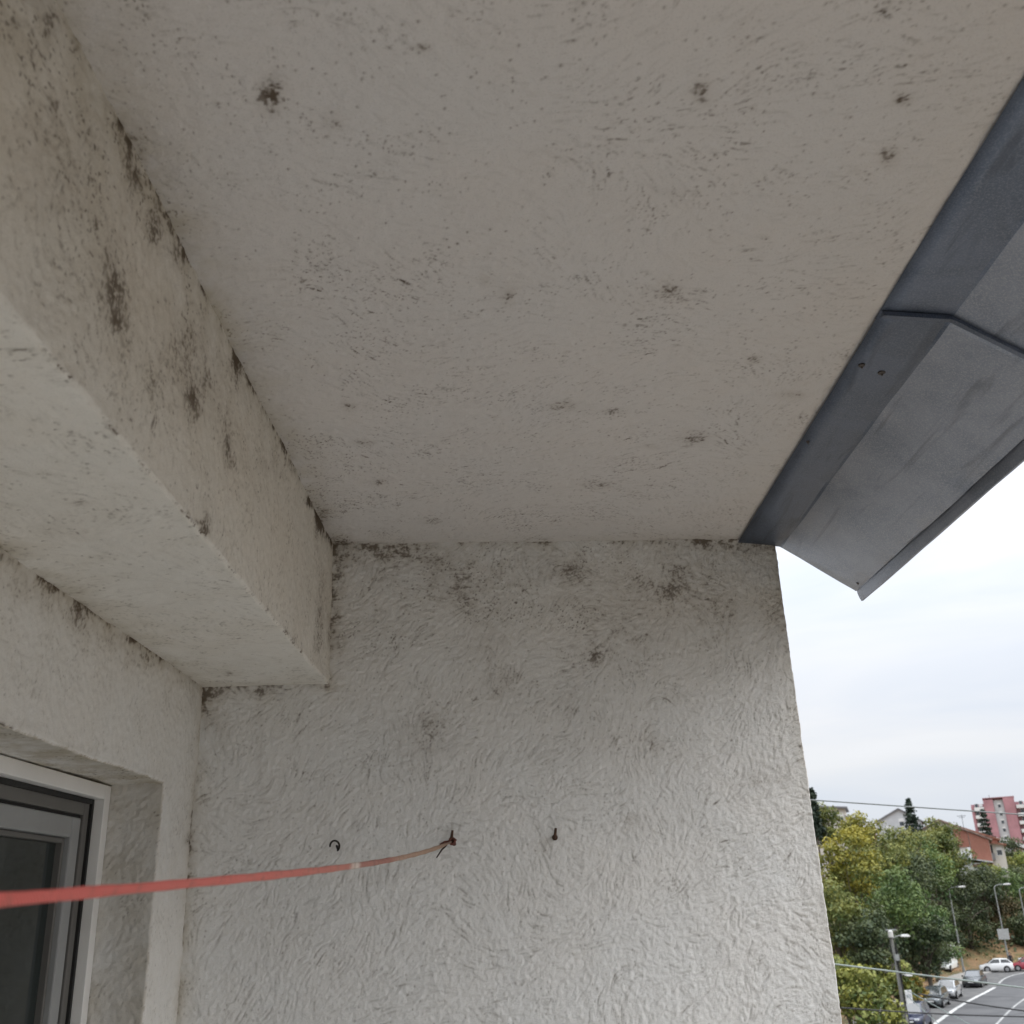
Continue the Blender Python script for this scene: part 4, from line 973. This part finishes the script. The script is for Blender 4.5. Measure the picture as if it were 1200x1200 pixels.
    MB().box(-.26, .26, hl+.004, hl+.012, .70, .81).build('number_plate', m_plate, root)
    return root
RD = -RAD(31)                       # direction of the straight part of the road
car('dark grey hatchback in front of the silver car, nearest of the fully visible cars', (35.3, 93.9, .008), RD-.02, (.10, .115, .12), 4.1, 1.74, 1.48, metal=.4)
car('silver hatchback parked behind the dark grey hatchback', (39.0, 100.1, .008), RD, (.42, .43, .44), 4.0, 1.70, 1.46, metal=.5)
car('black sedan with pale windscreen parked alone ahead of the white hatchback', (45.6, 110.0, .008), RD-.03, (.035, .04, .045), 4.4, 1.76, 1.44, 'sedan', metal=.3)
car('white hatchback seen from the side beside the street lamp with the sign', (55.0, 126.0, .008), RAD(-112), (.80, .80, .79), 3.6, 1.6, 1.42)
car('red hatchback at the right border behind the white hatchback', (58.6, 125.9, .008), RAD(-112), (.33, .025, .045), 3.8, 1.66, 1.45)
car('white car parked behind the red hatchback at the right border', (63.2, 133.2, .10), RAD(-112), (.78, .78, .78), 4.1, 1.7, 1.5)
car('navy blue car at the bottom border beside the utility pole', (28.75, 81.0, .008), RD, (.012, .016, .045), 4.2, 1.74, 1.62)
vn = car('white delivery van half hidden behind the dark tree over the parked cars', (50.8, 130.0, .125), RD-.05, (.70, .72, .70), 5.4, 1.95, 2.75, 'van')
vn['category'] = 'van'; del vn['group']

# ------------------------------------------------------------------ street lamps and the utility pole
m_galv = simple('galvanised_pole', (.27, .28, .275), .55, .2, var=.15)
m_head = simple('lamp_head', (.74, .74, .72), .45)
m_conc = simple('pole_concrete', (.21, .205, .19), .85, var=.2, scale=2)
def lamp(loc, rz, label, h=8.7, reach=1.7, rise=.45):
    r = empty('street_lamp', loc, rz, label, 'street lamp', 'tall street lamps on the bend')
    MB().tube([(0, 0, 0), (0, 0, h*.5), (0, 0, h)], [.11, .08, .055], 10).build('pole', m_galv, r, smooth=True)
    MB().tube([(0, 0, 0), (0, 0, .55)], [.17, .16], 10).build('base', m_galv, r, smooth=True)
    MB().tube([(0, 0, h), (.06, 0, h+rise*.5), (.3, 0, h+rise*.85), (.75, 0, h+rise), (reach*.75, 0, h+rise*1.02)], [.055, .048, .042, .038, .038], 8).build('arm', m_galv, r, smooth=True)
    m = MB(); m.prism([(reach*.62, h+rise-.06), (reach*.70, h+rise+.10), (reach*1.0, h+rise+.12), (reach*1.12, h+rise+.02), (reach*1.08, h+rise-.07)], -.14, .14)
    hd = m.build('lamp_head', m_head, r, bevel=.02)
    MB().box(reach*.74, reach*1.04, -.10, .10, h+rise-.10, h+rise-.065).build('diffuser', m_lamp, hd)
    return r
l1 = lamp((51.6, 127.0, .0), RAD(-8), 'thin street lamp left of the white hatchback in front of the dark trees', 8.75, 1.75, .5)
l2 = copy_tree(l1); l2.location = (58.81, 131, .35); l2.rotation_euler = (0, 0, RAD(-12)); l2['label'] = 'street lamp carrying a pale board, rising behind the white hatchback'
l2.scale = (1, 1, .97)
l3 = copy_tree(l1); l3.location = (62.75, 133.0, .1); l3.rotation_euler = (0, 0, RAD(-10)); l3['label'] = 'furthest street lamp at the right border'
l3.scale = (1, 1, .95)
sg = empty('sign_board', (58.81, 131, 3.7), RAD(-24), 'pale rectangular board seen from behind on the street lamp', 'sign')
MB().box(-.62, .62, -.14, -.11, -.55, .62).build('board', simple('sign_back', (.45, .46, .45), .5, .3), sg, bevel=.008)
MB().box(-.5, .5, -.11, -.07, .28, .34).box(-.5, .5, -.11, -.07, -.3, -.24).build('bracket', m_galv, sg)

up = empty('utility_pole', (26.15, 75.4, 0), 0, 'grey concrete utility pole with cables and two lamp heads beside the shrubs', 'utility pole')
MB().tube([(0, 0, 0), (-.05, 0, 3), (-.12, 0, 6.55)], [.17, .14, .09], 10).build('pole', m_conc, up, smooth=True)
def head(z, reach, sc):
    a = MB().tube([(-.07, 0, z-.15), (reach*.3, 0, z+.02), (reach*.6, 0, z+.04)], .03, 6).build('arm', m_galv, up, smooth=True)
    m = MB(); m.prism([(reach*.55, z-.05*sc), (reach*.6, z+.09*sc), (reach*.95, z+.10*sc), (reach+.12, z+.02), (reach+.08, z-.07*sc)], -.13*sc, .13*sc)
    m.build('lamp_head', m_head, a, bevel=.015)
head(6.28, 1.05, 1.0); head(3.83, .75, 1.3)
MB().tube([(-.14, -.05, 6.2), (-.14, -.05, 6.24), (-.14, -.05, 6.62), (-.14, -.05, 6.68)], [.10, .17, .17, .09], 12).build('transformer_can', simple('pale_can', (.5, .5, .48), .5), up, smooth=True)
MB().box(-.42, .30, -.05, .05, 6.66, 6.74).build('crossarm', m_galv, up)
for x in (-.36, -.02, .24): MB().tube([(x, 0, 6.74), (x, 0, 6.80), (x, 0, 6.86)], [.03, .05, .03], 8).build('insulator', m_trim, up, smooth=True)
MB().tube([(.17, -.08, 0), (.06, -.1, 3), (.02, -.1, 5.6)], .035, 6).build('conduit', m_trim, up, smooth=True)
MB().tube([(-.26, -.1, 6.2), (-.34, -.14, 5.4), (-.2, -.14, 4.6), (-.6, -.1, 4.1), (-1.0, 0, 4.0)], .03, 6).build('cable_loop', m_trim, up, smooth=True)
MB().tube([(.06, -.18, 5.9), (.05, -.2, 5.0), (.08, -.22, 4.3), (.03, -.2, 3.4)], .025, 6).build('cable_loop', m_trim, up, smooth=True)
bx_ = empty('notice', (26.28, 75.15, 2.5), 0, 'white rectangular notice plate fixed to the utility pole', 'notice')
MB().box(-.03, .42, -.06, -.02, -.42, .42).build('plate', simple('white_plate', (.76, .76, .75), .5), bx_, bevel=.008)
MB().box(.04, .35, -.067, -.06, -.05, .16).build('grey_panel', simple('notice_print', (.42, .43, .45), .6), bx_)

for k, (dx, z0, z1) in enumerate(((.16, 6.1, 2.9), (-.2, 5.6, 3.2), (.02, 4.9, 1.4))):
    MB().tube([(dx*.5-.1, -.16, z0), (dx+.05*math.sin(k*3), -.2, (z0+z1)*.5+.5), (dx*.7-.05, -.21, z1)], .018, 6).build('cable_loop', m_trim if k != 1 else m_galv, up, smooth=True)
MB().box(-.16, .14, -.24, -.12, 4.75, 5.15).build('junction_box', m_galv, up, bevel=.01)

# ------------------------------------------------------------------ overhead cables
m_cable = simple('grey_cable', (.16, .175, .175), .6)
m_cable2 = simple('pale_cable', (.20, .235, .22), .6)
m_black = simple('black_cable', (.02, .02, .022), .6)
def cable(a, b, sag, r, mat, label, group='overhead cables'):
    a, b = Vector(a), Vector(b); P = [a.lerp(b, i/40)-Vector((0, 0, sag*4*(i/40)*(1-i/40))) for i in range(41)]
    return tag(MB().tube(P, r, 6).build('overhead_cable', mat, None, smooth=True), label, 'cable', group)
d1 = Vector((2.68, 1.0, -.17)); 
cable(Vector((3.22, 11, 10.30))-d1*1.0, Vector((3.22, 11, 10.30))+d1*9.0, .0, .0072, m_cable, 'upper grey cable crossing the sky above the trees')
d2 = Vector((2.29, 1.0, -.37))
cable(Vector((3.2, 11, 8.71))-d2*1.0, Vector((3.2, 11, 8.71))+d2*9.0, .0, .0085, m_cable2, 'lower pale cable crossing in front of the shrubs and the road')
cable((26.45, 75.1, 2.9), (29.2, 66, -.0+.3), .05, .03, m_cable2, 'pale stay wire slanting down to the right from the utility pole')
cable((26.35, 75.1, 2.6), (27.4, 70, .3), .03, .028, m_cable2, 'steeper pale wire beside the stay wire of the utility pole')
cable((11.2, 31, 6.62), (19.5, 33.5, 5.3), .12, .02, m_black, 'thin dark cable sagging over the lane line')
cable((8.7, 30, 6.45), (18, 31.5, 5.75), .10, .018, m_black, 'lowest thin dark cable over the road')

# ------------------------------------------------------------------ houses on the hill
m_brick = None
def brickmat(name, a, b, mortar, scale=1.):
    M = Mat(name); tcn = M.n('ShaderNodeTexCoord').outputs['Object']
    mpn = M.n('ShaderNodeMapping'); M.l(tcn, mpn.inputs[0]); mpn.inputs['Rotation'].default_value = (RAD(90), 0, 0)
    br = M.n('ShaderNodeTexBrick'); M.l(mpn.outputs[0], br.inputs['Vector']); br.inputs['Scale'].default_value = 2.2*scale
    br.inputs['Color1'].default_value = c4(a); br.inputs['Color2'].default_value = c4(b); br.inputs['Mortar'].default_value = c4(mortar)
    br.inputs['Mortar Size'].default_value = .015
    col = M.mix(M.ss(M.noise(tcn, .5, 4, .6), .35, .7, 0, .3), br.outputs[0], c4([v*.55 for v in a]))
    M.l(col, M.b.inputs['Base Color']); M.b.inputs['Roughness'].default_value = .9; return M.m
m_brick = brickmat('orange_brick', (.31, .125, .085), (.26, .095, .065), (.33, .22, .17))
m_pink = simple('pink_render', (.40, .205, .225), .85, var=.15, scale=.25)
m_pink2 = simple('dusty_pink_render', (.36, .20, .22), .85, var=.15, scale=.25)
m_cream = simple('cream_render', (.55, .52, .47), .9, var=.12, scale=.4)
m_white = simple('white_render', (.68, .68, .67), .85, var=.1, scale=.4)
m_pale = simple('pale_grey_render', (.50, .51, .52), .9, var=.12, scale=.4)
m_roof = simple('roof_tiles', (.23, .11, .075), .9, var=.25, scale=1.5)
m_groof = simple('grey_roof', (.20, .20, .21), .85, var=.2, scale=.8)
m_win = paint('window_glass', (.05, .06, .07), .08)
m_shut = simple('roller_blind', (.70, .70, .69), .6)
m_dark = simple('shade_and_hair_dark', (.03, .03, .032), .8)
def window(par, x, z, w, h, y=0., blind=.0, name='window'):
    """front face of the wall is local y = y, looking to -y"""
    f = MB(); t = .07
    f.box(x-w/2, x+w/2, y-.05, y+.03, z-h/2, z-h/2+t).box(x-w/2, x+w/2, y-.05, y+.03, z+h/2-t, z+h/2).box(x-w/2, x-w/2+t, y-.05, y+.03, z-h/2+t, z+h/2-t).box(x+w/2-t, x+w/2, y-.05, y+.03, z-h/2+t, z+h/2-t)
    o = f.build(name, m_shut, par)
    MB().box(x-w/2+t, x+w/2-t, y-.02, y-.012, z-h/2+t, z+h/2-t).build('pane', m_win, o)
    if blind: MB().box(x-w/2+t, x+w/2-t, y-.035, y-.024, z+h/2-t-(h-2*t)*blind, z+h/2-t).build('blind', m_shut, o)
    return o
HR = -RAD(23)
# brick house with its gable end toward the street
bh = empty('brick_house', (61.35, 150.0, 6.0), HR, 'orange brick gable house with white windows above the trees', 'house')
W_, RZ, EZ = 6.0, 12.15, 9.3
MB().prism([(-W_, 0), (W_, 0), (W_, EZ), (0, RZ), (-W_, EZ)], .0, 9.).build('wall', m_cream, bh)
MB().prism([(3.5, 0), (W_-.05, 0), (W_-.05, EZ-.05), (3.5, RZ-(RZ-EZ)*3.5/W_-.05)], -.22, -.003).build('brick_panel', m_brick, bh)
MB().prism([(1.55, 8.4), (3.42, 8.4), (3.42, RZ-(RZ-EZ)*3.42/W_-.1), (1.55, RZ-(RZ-EZ)*1.55/W_-.1)], -.14, -.003).build('brick_panel', m_brick, bh)
rf = MB()
for s in (-1, 1): rf.prism([(0, RZ+.02), (s*(W_+.45), EZ-.20), (s*(W_+.45), EZ+.02), (0, RZ+.26)], -.45, 9.4)
rfo = rf.build('roof', simple('old_roof_tiles', (.24, .17, .14), .9, var=.25, scale=1.5), bh)
MB().tube([(3.1, 2, RZ-1.2), (3.1, 2, RZ+.75)], .03, 6).tube([(2.5, 2, RZ+.6), (3.7, 2, RZ+.6)], .03, 6).tube([(2.7, 2, RZ+.4), (3.5, 2, RZ+.4)], .03, 6).build('aerial', m_trim, rfo)
for x in (.25, .75, 1.22): window(bh, x, 9.8, .36, 1.5, 0, .7)
window(bh, 2.55, 7.3, .95, 1.3, 0, .55); window(bh, 1.0, 6.6, .9, 1.4, 0, .2); window(bh, -2.2, 8.3, 1.0, 1.4, 0, .3)
MB().box(1.5, 3.3, -.9, -.02, 5.9, 6.05).box(1.5, 3.3, -.9, -.82, 6.05, 6.8).build('balcony', m_cream, bh)
MB().box(2.98, 3.40, -.18, -.004, 4.2, 8.35).build('white_strip', m_white, bh)
ds = empty('satellite_dish', (62.1, 148.2, 15.45), HR-.35, 'white satellite dish on the facade of the brick gable house', 'dish')
m = MB(); V = []; F = []
for j in range(5):
    for k in range(18):
        a = 2*math.pi*k/18; r = .56*j/4; V.append((r*math.cos(a)*.92, -.3+.26*(r/.56)**2*-.6, r*math.sin(a)))
for j in range(4):
    for k in range(18): F.append((j*18+k, j*18+(k+1) % 18, (j+1)*18+(k+1) % 18, (j+1)*18+k))
dd = link_mesh('reflector', V, F, m_white, ds, smooth=True); md = dd.modifiers.new('thickness', 'SOLIDIFY'); md.thickness = .03
MB().tube([(0, -.3, 0), (0, .3, -.2), (0, 1.2, -.2)], .035, 6).build('mount', m_galv, ds, smooth=True)
MB().tube([(0, -.4, -.5), (0, -.9, -.15)], .02, 6).ball((0, -.92, -.12), .06, .06, .06, 8, 6).build('receiver', m_galv, ds, smooth=True)
# low annex below the brick gable
an = empty('low_annex', (64.0, 147.2, 6.0), HR, 'low white annex with pale sloping roof under the brick gable', 'outbuilding')
MB().box(-2.6, 2.0, 0, 2.6, 0, 6.25).build('wall', m_white, an)
MB().prism([(-2.9, 7.35), (-2.9, 7.2), (2.4, 6.15), (2.4, 6.3)], -.5, 2.7).build('roof', m_pale, an)
MB().box(-.2, 2.05, -.06, -.002, 5.7, 6.05).build('dark_band', m_roof, an)
# house with balconies right of the gable
bb = empty('balcony_house', (69.3, 153.5, 6.0), HR, 'cream house with shade-dark panels as balcony recesses right of the brick gable', 'house')
MB().box(-2.1, 2.0, 0, 8, 0, 8.9).build('wall', m_cream, bb)
MB().prism([(-2.4, 9.5), (-2.4, 9.3), (2.4, 8.55), (2.4, 8.75)], -.6, 8.4).build('roof', m_roof, bb)
for z in (4.4, 7.2):
    MB().box(-1.3, .45, -.05, -.002, z, z+1.5).build('recess_shade_panel', m_dark, bb)  # flat dark panel on the wall; the shade of the recess is painted
    MB().box(-1.4, .6, -.9, -.06, z-.55, z-.42).box(-1.4, .6, -.9, -.84, z-.42, z+.35).build('balcony', m_groof, bb)
    window(bb, 1.3, z+.6, .8, 1.2, 0, .35)
# red roofed house behind
rh = empty('red_roofed_house', (70.0, 160.0, 6.5), HR, 'red gabled brick house end rising behind the brick gable roof', 'house')
MB().prism([(-3.4, 0), (3.4, 0), (3.4, 9.1), (-1.8, 11.3), (-3.4, 10.9)], 0, 8).build('wall', m_brick, rh)
MB().prism([(-1.8, 11.5), (-1.8, 11.3), (3.8, 8.95), (3.8, 9.2)], -.4, 8.3).prism([(-1.8, 11.5), (-1.8, 11.3), (-3.7, 10.75), (-3.7, 10.95)], -.4, 8.3).build('roof', m_roof, rh)
window(rh, -.4, 9.4, .5, .9, 0, .8); window(rh, .7, 9.1, .5, .9, 0, .8)
# white roofed house at the right
wh = empty('white_roofed_house', (83.2, 175.0, 6.0), HR, 'house with white sloping roof edge and brown wall at the right border', 'house')
MB().box(-2.9, 4.2, 0, 8, 0, 7.9).build('wall', brickmat('brown_brick', (.26, .13, .08), (.22, .11, .07), (.3, .25, .2)), wh)
MB().prism([(-3.3, 10.95), (-3.3, 10.3), (4.6, 7.7), (4.6, 8.3)], -.5, 8.4).build('roof', m_white, wh)
MB().box(1.2, 2.2, -.35, -.002, 0, 8.3).build('pier', m_white, wh)
window(wh, -.9, 7.0, 1.1, 1.3, 0, .3); window(wh, 3.2, 6.2, 1.0, 1.3, 0, .3)
# pale gabled house and flat roofed house on the skyline at the left
gh = empty('gabled_house', (61.0, 165.0, 8.0), HR, 'pale grey gabled house on the skyline left of the dark pine', 'house')
MB().prism([(-3.4, 0), (3.4, 0), (3.4, 11.0), (.35, 13.0), (-3.4, 11.15)], 0, 9).build('wall', m_pale, gh)
MB().prism([(.35, 13.2), (.35, 13.0), (3.8, 10.75), (3.8, 10.95)], -.35, 9.3).prism([(.35, 13.2), (.35, 13.0), (-3.8, 10.95), (-3.8, 11.15)], -.35, 9.3).build('roof', m_groof, gh)
window(gh, .5, 11.0, .8, 1.2, 0, .4); window(gh, -1.6, 10.0, .8, 1.2, 0, .4)
fh = empty('flat_roofed_house', (46.2, 151, 7.0), HR+RAD(4), 'pale cream house with dark roof edge behind the top of the trees', 'house')
MB().box(-4.4, 2.1, 0, 8, 0, 13.4).build('wall', m_cream, fh)
MB().prism([(-4.8, 14.2), (-4.8, 13.9), (2.5, 13.35), (2.5, 13.6)], -.5, 8.4).build('roof', m_groof, fh)
MB().prism([(2.1, 0), (5.4, 0), (5.4, 10.9), (2.1, 12.2)], .3, 8).build('side_wing', m_cream, fh)
MB().prism([(2.0, 12.45), (2.0, 12.25), (5.8, 10.75), (5.8, 10.95)], -.2, 8.3).build('wing_roof', m_groof, fh)
for x in (-3.2, -1.5, .2, 1.4): window(fh, x, 12.2, .8, 1.2, 0, .5)
window(fh, 1.2, 9.8, .9, 1.2, 0, .5)
sh = empty('small_brick_house', (47.8, 140.5, 5.0), HR, 'narrow red brick house end with white top glimpsed between the trees', 'house')
MB().box(-.55, .55, 0, 5, 0, 12.2).build('wall', m_brick, sh)
MB().box(-.75, .75, -.15, 5.1, 12.2, 12.75).build('parapet', m_white, sh)
# pink tower block
tw = empty('tower_block', (178.5, 380.0, 4.0), -RAD(25), 'tall pink apartment tower with white balconies on the skyline at the right', 'tower block')
FH = 2.8; NF = 12; TH = FH*NF
def part(nm, x0, x1, y0, y1, z0, z1, mat): return MB().box(x0, x1, y0, y1, z0, z1).build(nm, mat, tw)
part('core', -9.5, 14, .8, 16, 0, TH-.6, m_pink2)
part('pink_pier', -5.2, -1.9, -.8, .8, 0, TH+.7, m_pink)
part('pink_pier', 1.5, 5.2, -.9, .8, 0, TH+1.1, m_pink)
part('pink_pier', 10.6, 13.6, -.9, .8, 0, TH-.4, m_pink)
part('stair_panel', -1.85, 1.45, .1, .79, 0, TH+.4, m_pale)
part('side_panel', -9.6, -8.7, -.3, .79, 0, TH-1.2, m_pink)
part('roof_slab', -5.3, 5.4, -.95, 12, TH+1.12, TH+1.4, m_pink2)
part('penthouse', -4, 4.5, 1, 10, TH-.55, TH+1.1, m_pink)
part('mast', -2.9, -2.7, 2, 2.2, TH+1.4, TH+2.6, m_galv)
for f in range(3, NF):
    z = f*FH
    for x0, x1 in ((-8.6, -5.3), (5.5, 10.4)):
        b = MB().box(x0, x1, -1.2, .78, z-.12, z).box(x0, x1, -1.2, -1.08, z, z+1.05).box(x0, x0+.1, -1.08, .78, z, z+1.05).box(x1-.1, x1, -1.08, .78, z, z+1.05).build('balcony', m_white, tw)
        window(tw, (x0+x1)/2-.75, z+1.35, 1.2, 2.2, .78, .0); window(tw, (x0+x1)/2+.75, z+1.35, 1.2, 1.9, .78, .5)
    window(tw, .0, z+1.3, 1.1, 1.7, .09, .3)

# ------------------------------------------------------------------ person by the red car
def person(loc, rz, label):
    r = empty('person', loc, rz, label, 'person')
    J = dict(pel=(0, 0, .93), che=(0, .01, 1.28), nec=(0, .0, 1.46), hd0=(0, -.02, 1.55), hd1=(0, -.02, 1.66), hd2=(0, -.01, 1.72), ls=(.18, 0, 1.40), le=(.25, .03, 1.13), lw=(.24, -.04, .88), lh=(.24, -.06, .79), rs=(-.18, 0, 1.40), re=(-.25, .03, 1.13), rw=(-.24, -.04, .88), rh=(-.24, -.06, .79),
             lp=(.10, 0, .88), lk=(.11, -.02, .49), la=(.12, .03, .09), lf=(.13, -.13, .035), rp=(-.10, 0, .88), rk=(-.11, -.02, .49), ra=(-.13, .03, .09), rf=(-.14, -.13, .035))
    Rr_ = dict(pel=.15, che=.155, nec=.06, hd0=.085, hd1=.10, hd2=.06, ls=.075, le=.05, lw=.036, lh=.04, rs=.075, re=.05, rw=.036, rh=.04, lp=.095, lk=.062, la=.045, lf=.04, rp=.095, rk=.062, ra=.045, rf=.04)
    Ed = [('pel', 'che'), ('che', 'nec'), ('nec', 'hd0'), ('hd0', 'hd1'), ('hd1', 'hd2'), ('che', 'ls'), ('ls', 'le'), ('le', 'lw'), ('lw', 'lh'), ('che', 'rs'), ('rs', 're'), ('re', 'rw'), ('rw', 'rh'), ('pel', 'lp'), ('lp', 'lk'), ('lk', 'la'), ('la', 'lf'), ('pel', 'rp'), ('rp', 'rk'), ('rk', 'ra'), ('ra', 'rf')]
    names = list(J); me = bpy.data.meshes.new('body'); me.from_pydata([J[k] for k in names], [(names.index(a), names.index(b)) for a, b in Ed], [])
    M = Mat('dark_clothes'); tcn = M.n('ShaderNodeTexCoord').outputs['Object']; sp_ = M.n('ShaderNodeSeparateXYZ'); M.l(tcn, sp_.inputs[0])
    hi = M.ss(sp_.outputs[2], 1.47, 1.49); col = M.mix(hi, (.022, .022, .028, 1), (.42, .27, .20, 1)); M.l(col, M.b.inputs['Base Color']); M.b.inputs['Roughness'].default_value = .8
    me.materials.append(M.m); o = bpy.data.objects.new('body', me); COL.objects.link(o); o.parent = r
    o.modifiers.new('skin', 'SKIN'); sub = o.modifiers.new('sub', 'SUBSURF'); sub.levels = 1; sub.render_levels = 2
    for i, k in enumerate(names): me.skin_vertices[0].data[i].radius = (Rr_[k], Rr_[k]*(.72 if k in ('pel', 'che') else 1))
    me.skin_vertices[0].data[0].use_root = True
    MB().ball((0, .012, 1.685), .105, .112, .085, 12, 8).build('hair', m_dark, r, smooth=True)
    return r
person((57.75, 128.1, .12), RAD(-20), 'person in dark clothes standing behind the red hatchback')
